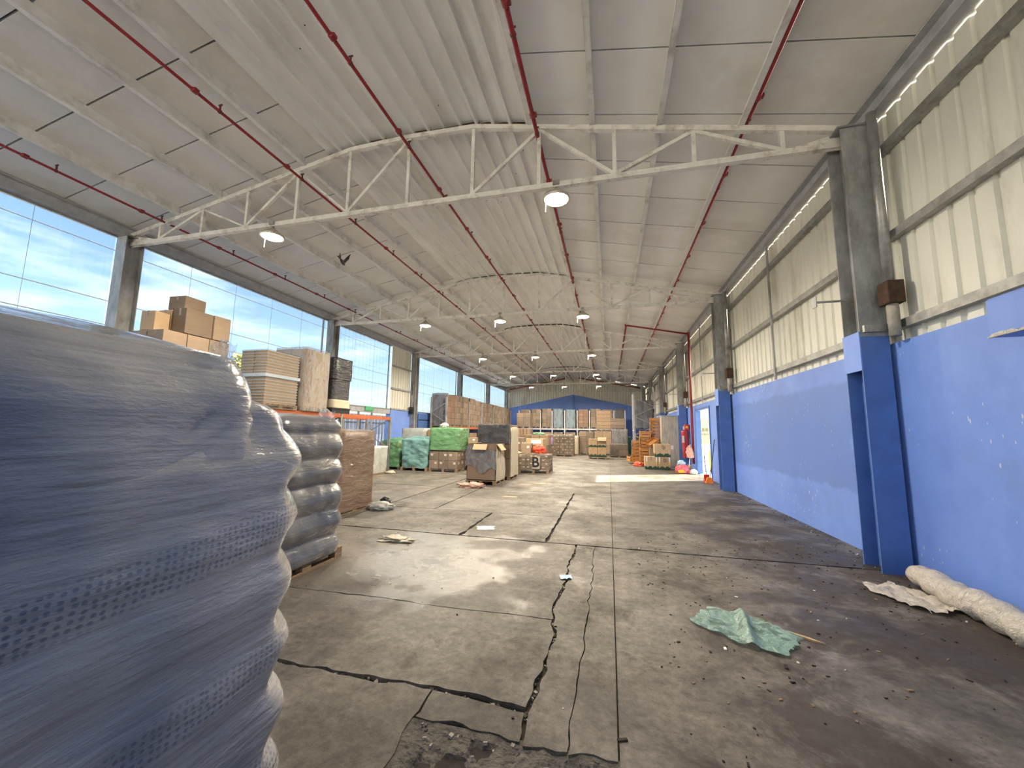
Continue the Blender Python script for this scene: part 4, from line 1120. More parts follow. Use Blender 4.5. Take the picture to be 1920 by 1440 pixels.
# ------------------------------------------------------------------ racks
def rack(label, x0, x1, ys, level, h, beam='rackorange', post='galv', name='pallet_rack', levels=None):
    t = thing(name, label, 'rack', (0, 0, 0))
    for y in ys:
        for x in (x0, x1): MB().box((x - 0.045, y - 0.04, 0), (x + 0.045, y + 0.04, h)).build('upright', M[post], t)
        z = 0.25; s = 1
        while z < h - 0.6:
            a, b = (x0, x1) if s > 0 else (x1, x0)
            MB().bar((a, y, z), (b, y, z + 0.55), 0.02, 0.03).build('cross_brace', M[post], t); z += 0.55; s = -s
    for lv in (levels or [level]):
        for i in range(len(ys) - 1):
            for x in (x0, x1): MB().box((x - 0.03, ys[i] + 0.04, lv - 0.12), (x + 0.03, ys[i + 1] - 0.04, lv)).build('beam', M[beam], t)
            for q in range(3):
                yy = ys[i] + (ys[i + 1] - ys[i]) * (q + 0.5) / 3
                MB().box((x0, yy - 0.03, lv - 0.02), (x1, yy + 0.03, lv)).build('support_bar', M[post], t)
    return t
rack('pallet rack with orange beams by the side gate', -9.15, -8.15, (4.9, 7.7, 10.5, 13.32), 1.97, 1.96)
# loads on it
load('brown carton load on the rack supporting the loose cartons', -8.95, -8.1, 5.3, 6.62, 1.97, 3.335, (2, 3, 4), 'carton', None, name='pallet_load')
single_carton('topmost loose brown carton above the near sack pallet', -8.46, 5.92, 3.86, 0.42, 0.42, 0.27, 'carton', 0.04)
single_carton('big loose brown carton under the topmost one', -8.28, 5.94, 3.34, 0.34, 0.54, 0.51, 'carton', 0.0)
single_carton('loose carton at the outer end of the rack-top boxes', -8.28, 6.42, 3.34, 0.35, 0.36, 0.52, 'carton', 0.0)
single_carton('small pale carton at the near end of the rack-top boxes', -8.62, 5.48, 3.34, 0.32, 0.28, 0.38, 'carton_pale', 0.1)
single_carton('pale carton between the other rack-top boxes', -8.68, 5.85, 3.34, 0.36, 0.36, 0.50, 'carton_pale', 0.0)
# stack of trays
t = thing('tray_stack', 'tall stack of pale trays in film on the orange-beamed rack', 'tray stack', (-8.50, 8.12, 1.97))
place('pallet', pallet_mesh(0.82, 1.05, 0.12), t)
me = MB().box((-0.19, -0.5, 0), (0.185, 0.5, 0.058)).box((-0.20, -0.515, 0.05), (0.195, 0.515, 0.068), 1).mesh('tray', [M['carton_pale'], M['tray']])
for k in range(18):
    for s in (-1, 1): place('tray', me, t, (s * 0.20, 0, 0.12 + 0.0735 * k))
softbox(0.83, 1.06, 1.46, rows=14, n=48, r=0.04, amp=0.006, seed=2, z0=0.02).build('film_wrap', M['film'], t, smooth=True)
MB().box((-0.425, -0.545, 0.78), (0.425, 0.545, 0.86)).build('tape_band', M['seam'], t)
# tall wrapped load
t = thing('wrapped_tall_load', 'tallest wrapped load on the rack, whitish on one side and tan on the other', 'pallet load', (-8.60, 9.30, 1.97))
place('pallet', pallet_mesh(1.05, 0.95, 0.12), t)
me = carton_mesh(1.02, 0.92, 0.80, 'carton_pale')
for k in range(2): place('carton', me, t, (0, 0, 0.12 + 0.81 * k))
MB().box((0.512, -0.47, 0.2), (0.516, -0.2, 1.72)).build('brown_strip', M['carton_red'], t)
MB().box((0.512, 0.36, 0.5), (0.516, 0.462, 1.72)).build('brown_strip', M['carton_red'], t)
softbox(1.08, 0.98, 1.78, rows=16, n=48, r=0.04, amp=0.018, ns=3, seed=12, z0=0.02).build('film_wrap', film('whitish_film', (0.66, 0.66, 0.64), 0.34, 0.15, 0.2, (4, 4, 1), 3, 0.9), t, smooth=True)
# black wrapped load on foam
t = thing('black_wrapped_load', 'black wrapped load on a beige block at the end of the rack', 'pallet load', (-8.62, 10.45, 1.97))
place('pallet', MB().box((-0.5, -0.42, 0), (-0.3, 0.42, 0.15)).box((0.3, -0.42, 0), (0.5, 0.42, 0.15)).box((-0.08, -0.42, 0), (0.08, 0.42, 0.15)).box((-0.52, -0.43, 0.13), (0.52, 0.43, 0.17)).mesh('pallet', M['black']), t)
softbox(1.05, 0.84, 0.42, rows=6, n=40, r=0.05, amp=0.006, z0=0.17).build('foam_block', M['foam'], t, smooth=True)
softbox(0.98, 0.78, 1.08, rows=12, n=48, r=0.06, amp=0.012, seed=4, z0=0.42).build('lower_bundle', M['blackwrap'], t, smooth=True)
softbox(1.05, 0.86, 1.72, rows=14, n=48, r=0.08, amp=0.035, ns=3, seed=9, z0=1.06).build('upper_bundle', M['blackwrap'], t, smooth=True)

# row of wrapped loads on the far side rack
rack('long pallet rack carrying the row of brown wrapped loads along the clear wall', -9.4, -8.52, (19.45, 22.9, 25.4, 28.2, 31.0, 33.6), 1.70, 3.3, post='steel')
edges = [(19.55, 20.62), (20.66, 21.72), (21.76, 22.8), (23.05, 24.1), (24.15, 25.2), (25.55, 26.8), (26.85, 28.0), (28.35, 29.6), (29.65, 30.9), (31.1, 32.3), (32.35, 33.5)]
od = ['first', 'second', 'third', 'fourth', 'fifth', 'sixth', 'seventh', 'eighth', 'ninth', 'tenth', 'last']
for i, (a, b) in enumerate(edges):
    t = load(f'{od[i]} brown film-wrapped load from the near end of the long rack' if i else 'grey film fronted load at the near end of the long rack', -9.42, -8.5, a, b, 1.71, 3.5 + R.uniform(-0.06, 0.03), (2, 4, 5), 'carton_red' if i == 0 else 'carton', 'film', group='wrapped loads along the long rack')
    if i == 0:
        o = softbox(0.96, 0.05, 1.80, rows=14, n=40, r=0.02, amp=0.02, ns=3, seed=3, z0=0.02).build('grey_sheet', M['film_grey'], t, smooth=True); o.location = (0, -0.53, 0)
for i, (a, b) in enumerate(((20.0, 21.2), (21.5, 22.7), (23.4, 24.8), (26.0, 27.5), (29.0, 30.4))):
    load(['dark brown load standing under the near end of the long rack', 'dark load standing second under the long rack', 'dark load standing third under the long rack', 'dark load standing fourth under the long rack', 'dark load standing last under the long rack'][i], -9.35, -8.6, a, b, 0, 1.35, (2, 2, 3), 'carton_dark', None)

# green and teal shrouded pallets
def shroud(label, x0, x1, y0, y1, h, fl, seed, prof=None, n=(3, 3, 3), cm='carton', amp=0.03, dome=0.05, pal=0.12, z=0.0):
    t = thing('shrouded_pallet', label, 'pallet load', ((x0 + x1) / 2, (y0 + y1) / 2, z))
    w, d = x1 - x0, y1 - y0
    if pal: place('pallet', pallet_mesh(w * 0.96, d * 0.96, pal), t)
    cw, cd, ch = w * 0.9 / n[0], d * 0.9 / n[1], (h - pal - 0.06) / n[2]
    for k in range(n[2]):
        for j in range(n[1]):
            for i in range(n[0]):
                if 0 < i < n[0] - 1 and 0 < j < n[1] - 1: continue
                place('carton', carton_mesh(cw - 0.006, cd - 0.006, ch - 0.004, cm, 1), t, (-w * 0.45 + cw * (i + 0.5), -d * 0.45 + cd * (j + 0.5), pal + ch * k))
    softbox(w, d, h, rows=26, n=80, r=0.10, amp=amp, ns=3.5, seed=seed, prof=prof, z0=pal * 0.6 + 0.02, dome=dome, inner=6, bulge=lambda x, y, z_, nn: 0.010 * math.sin(z_ * 30 + 9 * x * (1 + z_) + 5 * n3(x * 2.5, y * 2.5, seed)) * (0.4 + n3(x * 4, z_ * 4, seed))).build('plastic_shroud', M[fl], t, smooth=True)
    return t
shroud('dark green shrouded pallet behind the rack upright', -8.72, -7.72, 13.45, 14.4, 1.06, 'film_green', 31, lambda q: (1 - 0.22 * max(0, q - 0.6) / 0.4, 1 - 0.1 * max(0, q - 0.6) / 0.4, 0, 0), amp=0.06, dome=0.12)
shroud('teal shrouded pallet leaning beside the green one', -7.58, -6.46, 13.2, 14.2, 1.14, 'film_teal', 7, lambda q: (0.88 + 0.12 * q ** 0.6, 0.95 + 0.05 * q, 0.03 * q, 0), amp=0.05, dome=0.12)
load('brown labelled carton pallet with the green shroud on top', -6.42, -5.32, 13.25, 14.3, 0, 0.72, (3, 3, 2), 'carton', 'film', lab=1, amp=0.03)
shroud('bright green shrouded block of cartons stacked on the brown pallet', -6.44, -5.26, 13.22, 14.3, 0.80, 'film_green', 17, lambda q: (1 + 0.0 * q, 1, 0, 0), n=(3, 3, 2), amp=0.026, dome=0.05, pal=0.0, z=0.765)
lump(0.32, 0.30, 0.16, M['film_white'], 'white_bag', 'white plastic bag lying on top of the green shroud', 'bag', (-6.05, 13.7, 1.61), 2)
load('taller pallet behind the teal shroud topped with white cartons', -8.35, -7.30, 14.6, 15.6, 0, 1.55, (2, 2, 3), 'carton', 'film_white')
single_carton('brown carton beside the white topped pallet', -7.0, 15.0, 1.22, 0.5, 0.5, 0.30, 'carton_red', lab=0)
load('brown pallet under the single brown carton behind the teal shroud', -7.26, -6.75, 14.6, 15.5, 0, 1.21, (1, 2, 3), 'carton', None)
load('labelled brown carton stack right of the green shroud', -5.18, -4.18, 13.9, 14.9, 0, 1.24, (3, 3, 5), 'carton', None, lab=1)

# open carton pallet with grey film in the middle
t = thing('open_carton_pallet', 'big open carton draped with grey film on a pallet', 'pallet load', (-3.51, 11.0, 0))
place('pallet', pallet_mesh(0.88, 0.98, 0.12), t)
w, d, h, th = 0.84, 0.94, 1.12, 0.01
MB().box((-w / 2, -d / 2, 0.12), (w / 2, -d / 2 + th, h)).box((-w / 2, d / 2 - th, 0.12), (w / 2, d / 2, h)).box((-w / 2, -d / 2, 0.12), (-w / 2 + th, d / 2, h)).box((w / 2 - th, -d / 2, 0.12), (w / 2, d / 2, h)).box((-w / 2, -d / 2, 0.12), (w / 2, d / 2, 0.14)).build('carton_body', M['carton_dark'], t)
MB().bar((-0.02, -0.475, 1.12), (-0.02, -0.60, 0.97), 0.40, 0.008, up=(0, 1, 1)).build('flap', M['carton_pale'], t)
MB().bar((0.425, -0.1, 1.12), (0.56, -0.1, 0.95), 0.5, 0.008, up=(1, 0, 1)).build('flap', M['carton_pale'], t)
MB().bar((-0.425, 0, 1.12), (-0.30, 0, 1.14), 0.9, 0.008).build('flap', M['carton_pale'], t)
def drape_h(x, y, u, v): return 0
mb = MB(); nx, nz = 40, 30
for j in range(nz + 1):
    for i in range(nx + 1):
        u = i / nx; v = j / nz
        x = -0.45 + 0.90 * u; bottom = 0.48 + 0.10 * math.sin(u * 9) - 0.12 * u; top = 1.07 - 0.14 * u
        z = top + (bottom - top) * v
        mb.v.append(Vector((x, -0.495 - 0.03 * v + 0.03 * n3(x * 5, z * 4, 2) + 0.02 * n3(x * 12, z * 9, 5), z)))
for j in range(nz):
    for i in range(nx):
        a = j * (nx + 1) + i; mb.f.append([a, a + 1, a + nx + 2, a + nx + 1]); mb.m.append(0)
mb.build('grey_film_drape', M['film_grey'], t, smooth=True)
mb = MB()
for j in range(21):
    for i in range(31):
        u = i / 30; v = j / 20; y = -0.46 + 0.95 * u; z = (1.02 - 0.35 * u) * (1 - v) + 0.10 * v
        mb.v.append(Vector((0.445 + 0.02 * n3(y * 9, z * 3, 3), y, z)))
for j in range(20):
    for i in range(30):
        a = j * 31 + i; mb.f.append([a, a + 1, a + 32, a + 31]); mb.m.append(0)
mb.build('cream_film_side', M['film_cream'], t, smooth=True)
o = load('tall load with smoky film front standing behind the open carton pallet', -4.02, -2.98, 11.72, 12.75, 0, 1.70, (2, 2, 3), 'carton', None)
o2 = softbox(1.05, 0.08, 1.70, rows=12, n=40, r=0.035, amp=0.018, ns=4, seed=6, z0=1.12).build('smoky_film', M['film_dark'], o, smooth=True); o2.location = (0, -0.545, 0)
o2 = softbox(0.05, 0.98, 1.60, rows=12, n=40, r=0.02, amp=0.012, ns=4, seed=8, z0=0.1).build('cream_film', M['film_cream'], o, smooth=True); o2.location = (0.535, 0, 0)

# pallet marked B and neighbours
t = load('low film-wrapped carton pallet marked with a big black letter B', -3.25, -2.13, 14.05, 15.1, 0, 0.66, (4, 3, 4), 'carton', 'film', lab=1)
MB().box((-0.05, -0.552, 0.16), (0.24, -0.546, 0.60)).build('paper_sheet', pmat('grey_paper', (0.42, 0.38, 0.33), 0.7), t)
text_part('B', 0.50, M['ink'], t, (0.08, -0.556, 0.38), (math.pi / 2, 0, 0), off=0.012)
single_carton('brown carton standing upright on the pallet marked B', -3.02, 14.5, 0.70, 0.36, 0.4, 0.36, 'carton', lab=1)
single_carton('smaller carton beside the upright one on the pallet marked B', -2.68, 14.7, 0.70, 0.28, 0.35, 0.30, 'carton_dark')
lump(0.42, 0.3, 0.30, M['bag_red'], 'orange_bag', 'crumpled orange red bag on the pallet marked B', 'bag', (-2.52, 14.35, 0.70), 13, amp=0.6)
single_carton('tall open topped carton beside the pallet marked B', -3.47, 13.35, 0.12, 0.5, 0.6, 0.70, 'carton', 0.0, flaps=True)
o = place('wooden_pallet', pallet_mesh(0.62, 0.75, 0.115), None, (-3.47, 13.35, 0)); tag(o, 'bare wooden pallet under the tall open topped carton', 'pallet')
load('carton stack left of the pallet marked B with pink labels', -4.75, -3.75, 16.8, 17.8, 0, 1.22, (2, 2, 2), 'carton', None, lab=1)
t = load('pale carton stack with white printed panel behind the pallet marked B', -4.36, -3.32, 20.0, 21.0, 0, 1.12, (1, 2, 3), 'carton_pale', None, lab=0)
MB().box((-0.12, -0.505, 0.86), (0.42, -0.496, 1.06)).build('printed_panel', M['paper'], t)
load('open carton stack with green goods behind the white panel stack', -4.9, -3.4, 22.2, 23.4, 0, 1.30, (3, 2, 2), 'carton', None, lab=0)
lump(0.7, 0.5, 0.14, M['film_green'], 'green_bundle', 'dark green bundle lying on the open carton stack', 'bundle', (-4.0, 22.6, 1.305), 3)
t = load('labelled carton pallet carrying a purple paper square', -4.12, -3.34, 25.0, 26.0, 0, 1.32, (3, 3, 5), 'carton', 'film', lab=1)
MB().box((-0.16, -0.522, 0.68), (0.22, -0.512, 1.12)).build('purple_square', M['purple'], t)
load('wide labelled carton pallet with white film foot in mid hall', -3.26, -2.16, 24.2, 25.4, 0, 1.32, (4, 4, 7), 'carton', 'film', lab=1)
load('pale wrapped pallet close behind the wide labelled one', -3.0, -2.02, 26.4, 27.6, 0, 1.22, (2, 2, 2), 'carton_pale', 'film_cream', lab=0)
# stacks in front of the far wall, centre and right
load('lower film-wrapped stack left in the centre pile', -1.98, -1.02, 27.0, 28.1, 0, 1.55, (2, 2, 4), 'carton', 'film')
load('lower film-wrapped stack middle of the centre pile', -0.98, 0.14, 27.0, 28.1, 0, 1.58, (2, 2, 3), 'carton_pale', 'film')
load('upper tan stack standing on the middle of the centre pile', -0.82, 0.12, 27.05, 28.0, 1.60, 2.96, (1, 2, 5), 'carton_pale', 'film')
load('silver wrapped stack right in the centre pile', 0.17, 1.16, 26.0, 27.1, 0, 1.70, (2, 2, 5), 'carton_dark', 'film_grey')
load('sagging carton stack on top of the silver wrapped one', 0.13, 1.0, 26.05, 27.0, 1.73, 2.40, (1, 2, 3), 'carton', 'film', pal=0.05)
# back rack on the far wall
t = thing('back_rack', 'dark rack along the far blue wall carrying the back row of loads', 'rack', (0, 0, 0))
xs = [-7.62, -6.66, -5.72, -4.72, -3.66, -2.6, -1.58, -0.6, 0.4, 1.28]
for x in xs:
    for y in (33.1, 34.3): MB().box((x - 0.045, y - 0.04, 0), (x + 0.045, y + 0.04, 3.3)).build('upright', M['eave'], t)
for i in range(len(xs) - 1):
    for y in (33.1, 34.3): MB().box((xs[i] + 0.045, y - 0.03, 1.66), (xs[i + 1] - 0.045, y + 0.03, 1.78)).build('beam', M['eave'], t)
back = [(-7.50, 'film', 'carton', 'leftmost brown load on the upper level of the far rack'), (-6.55, 'film', 'carton', 'second brown load from the clear wall on the far rack'),
        (-5.60, 'film', 'carton', 'third load on the far rack beside the first blue film one'), (-4.62, 'film_blue', 'carton', 'first load in shiny blue film on the far rack'),
        (-3.56, 'film_blue', 'carton', 'second load in shiny blue film on the far rack'), (-2.50, 'film', 'carton_red', 'reddish brown load right of the blue film loads on the far rack'),
        (-1.48, 'film', 'carton', 'brown load on the far rack behind the upper tan stack'), (-0.5, 'film', 'carton_red', 'dull load on the far rack half hidden by the tan stack'), (0.46, 'film_dark', 'carton_dark', 'dark wrapped load at the cream-clad end of the far rack')]
for i, (x, f, c, lb_) in enumerate(back):
    load(lb_, x, x + 0.80, 33.12, 34.25, 1.79, 3.42 + R.uniform(-0.05, 0.05), (2, 2, 5), c, f, group='back row on the far rack')
for i, x in enumerate([-7.50, -6.55, -5.60, -4.62, -3.56, -2.50]):
    load(['leftmost', 'second', 'third', 'fourth', 'fifth', 'sixth'][i] + ' load on the ground level of the far rack', x, x + 0.80, 33.12, 34.25, 0, 1.45, (2, 2, 3), 'carton', 'film' if i > 2 else None, group='ground row under the far rack')
load('brown load at the inner end of the side rack, upper level', -6.2, -5.25, 26.2, 27.2, 1.72, 2.75, (2, 2, 3), 'carton', 'film')
load('dark slatted load under the inner end of the side rack', -6.2, -5.25, 26.2, 27.2, 0, 1.68, (4, 2, 1), 'carton_dark', None)

# ------------------------------------------------------------------ printed produce cartons
def produce_carton(label, x, y, z, w, d, h, rz=0.0, logo=True, bars=True, flaps=False, group=None):
    t = single_carton(label, x, y, z, w, d, h, 'carton_pale', rz, name='produce_carton', group=group, flaps=flaps) if flaps else thing('produce_carton', label, 'box', (x, y, z), rz, group)
    if not flaps: place('body', carton_mesh(w, d, h, 'carton_pale', 0), t)
    for face in ('f', 's'):
        L = w if face == 'f' else d; n = 36; pts = [(-L / 2 + 0.004, 0.004)]
        for i in range(n + 1):
            u = i / n; pts.append((-L / 2 + 0.004 + (L - 0.008) * u, h * (0.16 + 0.12 * abs(math.sin(u * 7.5 + x)) + 0.03 * math.sin(u * 40))))
        pts.append((L / 2 - 0.004, 0.004))
        Mx = Matrix(((1, 0, 0, 0), (0, 0, -1, -d / 2), (0, 1, 0, 0), (0, 0, 0, 1))) if face == 'f' else Matrix(((0, 0, -1, -w / 2), (-1, 0, 0, 0), (0, 1, 0, 0), (0, 0, 0, 1)))
        MB().prism(pts, 0.0, 0.003, 0, Mx).build('green_hill_print', M['green_print'], t)
    if logo:
        r = h * 0.14; yy = -d / 2 - 0.004
        lg = MB().lathe([(r * 0.78, -0.001), (r, -0.001), (r, 0.001), (r * 0.78, 0.001)], n=20, M=Matrix.Translation((w * 0.08, yy, h * 0.72)) @ Matrix.Rotation(math.pi / 2, 4, 'X')).build('round_logo', M['ink'], t)
        MB().lathe([(r * 0.80, -0.0015), (r * 0.80, 0.0015)], n=20, M=Matrix.Translation((w * 0.08, yy, h * 0.72)) @ Matrix.Rotation(math.pi / 2, 4, 'X')).build('logo_ground', M['carton_pale'], lg)
        MB().box((w * 0.08 - r * 0.16, yy - 0.003, h * 0.72 - r * 0.6), (w * 0.08 + r * 0.16, yy, h * 0.72 + r * 0.6)).build('logo_mark', M['ink'], lg)
    if bars:
        for s in (-0.36, 0.42):
            wt = MB().box((w * s - 0.025, -d / 2 - 0.004, h * 0.62), (w * s + 0.025, -d / 2, h * 0.98)).build('white_tab', M['paper'], t)
            MB().box((w * s - 0.025, -d / 2 - 0.004, h * 0.46), (w * s + 0.025, -d / 2, h * 0.62)).build('yellow_tab', M['yellow_print'], wt)
    return t
produce_carton('lower printed carton with yellow tabs nearest the stacked crates', 1.67, 17.45, 0, 0.49, 0.5, 0.52, bars=True, logo=False)
produce_carton('lower printed carton with round logo beside the grey board', 2.17, 17.45, 0, 0.49, 0.5, 0.52)
produce_carton('single printed carton on top of the pair by the grey board', 2.12, 17.45, 0.525, 0.62, 0.48, 0.52, bars=False)
o = place('wooden_pallet', pallet_mesh(1.0, 0.9, 0.10), None, (-0.66, 23.25, 0)); tag(o, 'dark pallet under the four printed cartons in mid hall', 'pallet')
for i in range(2):
    produce_carton(['lower left', 'lower right'][i] + ' printed carton of the mid hall group', -0.92 + 0.5 * i, 23.2, 0.105, 0.48, 0.6, 0.54, bars=False, logo=False, group='mid hall printed cartons')
    produce_carton(['upper left closed', 'upper right open flapped'][i] + ' printed carton of the mid hall group', -0.92 + 0.5 * i, 23.2, 0.655, 0.48, 0.6, 0.46, bars=False, logo=False, flaps=bool(i), group='mid hall printed cartons')
load('low dark carton pile under film right of the mid hall printed cartons', 0.02, 1.1, 24.6, 25.6, 0, 0.80, (2, 2, 2), 'carton_dark', 'film')

# ------------------------------------------------------------------ slatted wooden crates
def crate_mesh(w, d, h):
    mb = MB(); t = 0.012
    for z0, z1 in ((h * 0.10, h * 0.42), (h * 0.54, h * 0.86)):
        mb.box((-w / 2, -d / 2, z0), (w / 2, -d / 2 + t, z1)).box((-w / 2, d / 2 - t, z0), (w / 2, d / 2, z1))
        mb.box((-w / 2, -d / 2, z0), (-w / 2 + t, d / 2, z1)).box((w / 2 - t, -d / 2, z0), (w / 2, d / 2, z1))
    for sx in (-1, 1):
        for sy in (-1, 1):
            mb.box((sx * w / 2 - (0.04 if sx > 0 else 0), sy * d / 2 - (0.04 if sy > 0 else 0), 0), (sx * w / 2 + (0.04 if sx < 0 else 0), sy * d / 2 + (0.04 if sy < 0 else 0), h))
    for i in range(4):
        y = -d / 2 + 0.02 + (d - 0.14) * i / 3; mb.box((-w / 2 + t, y, 0.005), (w / 2 - t, y + 0.1, 0.015))
    return mb.mesh('wooden_crate', M['crate'])
cme = crate_mesh(0.50, 0.55, 0.158)
ordn = ['bottom', 'second', 'third', 'fourth', 'fifth', 'sixth', 'seventh', 'eighth', 'ninth', 'tenth', 'eleventh', 'twelfth', 'thirteenth', 'topmost']
def crate_stack(x, y, n, where, pitch, sc=(1, 1, 1)):
    for k in range(n):
        o = place('wooden_crate', cme, None, (x + R.uniform(-0.012, 0.012), y + R.uniform(-0.012, 0.012), pitch * k), R.uniform(-0.03, 0.03))
        o.scale = sc
        tag(o, f'{ordn[k] if k < n - 1 else "topmost"} orange wooden crate in the {where}', 'crate', 'crates in the ' + where)
crate_stack(2.22, 20.35, 14, 'tallest crate stack by the grey board', 0.160)
crate_stack(1.66, 19.75, 10, 'middle crate stack', 0.160)
crate_stack(1.32, 21.3, 7, 'short crate stack behind the others', 0.160, (0.75, 1, 1))
o = place('wooden_crate', crate_mesh(0.52, 0.5, 0.3), None, (1.12, 20.3, 0.05)); o.rotation_euler = (0.0, 0.14, 0.35); tag(o, 'tilted wooden crate lying on the floor before the crate stacks', 'crate')
o = place('wooden_crate', cme, None, (1.97, 19.12, 1.02)); o.rotation_euler = (0.2, -0.6, 0.3); tag(o, 'tipped wooden crate resting on cartons before the tallest stack', 'crate')
load('dark carton heap under the tipped crate', 1.78, 2.28, 18.95, 19.45, 0, 0.84, (1, 1, 2), 'carton_dark', None, pal=0)
lump(0.45, 0.35, 0.20, M['bag_red'], 'red_bag', 'crumpled red bag on the floor beside the printed cartons', 'bag', (1.28, 18.7, 0), 5, amp=0.5)
# dark rack and grey wrapped load
rack('dark side rack carrying the grey wrapped tower near the far right corner', 1.45, 2.62, (23.95, 25.3), 1.70, 3.9, beam='eave', post='eave')
load('grey wrapped tower on the dark side rack', 1.50, 2.50, 24.02, 25.2, 1.72, 3.40, (2, 2, 4), 'carton_dark', 'film_grey')
load('dark load under the grey wrapped tower', 1.55, 2.5, 24.05, 25.2, 0, 1.3, (2, 2, 3), 'carton_dark', 'blackwrap')
load('green wrapped pallet in the far right corner', 0.9, 1.45, 28.4, 29.4, 0, 1.2, (1, 2, 3), 'carton_dark', 'film_green')
# tall grey board cabinet
t = thing('tall_cabinet', 'tall grey wood-grain cabinet against the blue wall', 'cabinet', (2.68, 19.08, 0))
MB().box((-0.37, -0.26, 0), (0.37, 0.26, 2.27)).build('carcass', M['greywood'], t, bevel=0.006)
MB().box((-0.36, -0.275, 0.02), (0.36, -0.262, 2.25)).build('front_panel', M['greywood'], t)
MB().box((-0.39, -0.28, 2.27), (0.39, 0.28, 2.295)).build('top_edge', M['eave'], t)
MB().box((0.0, -0.282, 0.78), (0.10, -0.276, 0.95)).build('paper_label', M['paper'], t)
# extinguisher in red cover, alarm
t = thing('covered_extinguisher', 'red fabric covered fire extinguisher hung on the blue wall', 'extinguisher', (3.04, 17.38, 0.50))
softbox(0.30, 0.26, 1.10, rows=16, n=36, r=0.12, amp=0.012, seed=3, z0=0.0, prof=lambda q: (0.78 + 0.22 * q, 0.78 + 0.22 * q, 0, 0)).build('cover', M['redcloth'], t, smooth=True)
MB().box((-0.14, -0.145, 0.62), (-0.06, -0.138, 0.90)).build('white_label', M['paper'], t)
MB().box((0.10, -0.04, 0.7), (0.17, 0.04, 0.8)).build('wall_bracket', M['steel'], t)
t = thing('fire_alarm', 'red fire alarm unit above the covered extinguisher', 'alarm', (3.11, 17.38, 1.63))
MB().box((-0.09, -0.1, 0), (0.10, 0.1, 0.23)).build('housing', M['redpaint'], t, bevel=0.02)
MB().lathe([(0.05, 0), (0.05, 0.02), (0.02, 0.03)], n=12, M=Matrix.Translation((-0.01, -0.1, 0.12)) @ Matrix.Rotation(math.pi / 2, 4, 'X')).build('button', M['yellow'], t)
MB().box((-0.16, -0.1, 0.02), (-0.10, -0.09, 0.16)).build('notice', M['paper'], t)
# mop upside down
t = thing('mop', 'upturned mop with pink head leaning beside the doorway', 'mop', (2.90, 16.12, 0))
MB().tube([(-0.02, 0, 0), (0.08, 0.05, 0.72)], 0.012, 8).build('handle', M['white'], t)
o = lump(0.22, 0.16, 0.46, M['cloth_pink'], 'mop_head', '', '', (0.07, 0.03, 0.58), 7, parent=t, amp=0.5)
# bags and box by the wall
single_carton('low carton behind the pink and blue bags by the wall', 2.78, 16.35, 0, 0.5, 0.35, 0.30, 'carton', lab=0)
pb = lump(0.50, 0.35, 0.32, M['bag_pink'], 'pink_bag', 'pink and red printed bag on the floor by the wall', 'bag', (2.66, 15.98, 0), 21)
lump(0.24, 0.22, 0.17, M['white'], 'white_bag', 'white bag on the floor beside the pink one', 'bag', (3.02, 15.86, 0), 23)
lump(0.26, 0.22, 0.18, M['bag_blue'], 'blue_bag', 'pale blue bag on top of the pink bag', 'bag', (2.66, 16.2, 0.30), 25)
lump(0.24, 0.05, 0.12, M['yellow'], 'printed_patch', '', '', (-0.06, -0.17, 0.03), 27, parent=pb)
# dustpan and broom
t = thing('dustpan', 'orange long handled dustpan standing by the doorway', 'dustpan', (2.93, 13.35, 0))
MB().prism([(-0.09, -0.10), (0.09, -0.10), (0.08, 0.12), (-0.08, 0.12)], 0.0, 0.02).build('pan', M['orange'], t)
MB().box((-0.08, 0.08, 0.0), (0.08, 0.12, 0.24)).box((-0.092, -0.08, 0.0), (-0.08, 0.12, 0.13)).box((0.08, -0.08, 0.0), (0.092, 0.12, 0.13)).build('hood', M['redpaint'], t)
MB().tube([(0.0, 0.12, 0.24), (-0.03, 0.2, 0.82)], 0.012, 8).build('handle', M['black'], t)
t = thing('broom', 'dark stick broom leaning across the dustpan', 'broom', (2.95, 13.2, 0))
MB().tube([(0.02, 0.0, 0.12), (0.22, 0.12, 1.32)], 0.013, 8).build('stick', M['black'], t)
softbox(0.26, 0.06, 0.16, rows=6, n=24, r=0.02, amp=0.01, z0=0.0, prof=lambda q: (1 - 0.4 * q, 1 - 0.3 * q, 0, 0)).build('bristles', M['orange'], t, smooth=True)

# ------------------------------------------------------------------ outside the doorway
t = thing('signboard', 'cream signboard with green lettering seen through the doorway', 'sign', (4.55, 19.6, -0.06))
MB().box((-0.8, 0, 1.08), (0.6, 0.06, 2.22)).build('board', pmat('cream_sign', (0.30, 0.275, 0.165), 0.6, var=0.04), t)
for x in (-0.7, 0.45): MB().box((x, 0.06, 0), (x + 0.08, 0.14, 2.7)).build('post', M['galv'], t)
gi = pmat('olive_lettering', (0.05, 0.06, 0.01), 0.6)
text_part('.BIB', 0.20, gi, t, (-0.28, -0.006, 1.73), (math.pi / 2, 0, 0))
text_part('PT PROT', 0.095, gi, t, (-0.28, -0.006, 1.52), (math.pi / 2, 0, 0))
for i in range(3):
    o = place('yellow_crate', MB().box((-0.3, -0.2, 0), (0.3, 0.2, 0.02)).box((-0.3, -0.2, 0), (0.3, -0.185, 0.28)).box((-0.3, 0.185, 0), (0.3, 0.2, 0.28)).box((-0.3, -0.2, 0), (-0.285, 0.2, 0.28)).box((0.285, -0.2, 0), (0.3, 0.2, 0.28)).mesh('yellow_crate', M['yellow']), None, (4.32, 18.2, -0.06 + 0.285 * i))
    tag(o, ['bottom', 'middle', 'top'][i] + ' yellow plastic crate of the stack outside the doorway', 'crate', 'yellow crates outside')
t = thing('white_cooler', 'white box with orange square seen through the doorway', 'box', (3.78, 17.9, -0.06))
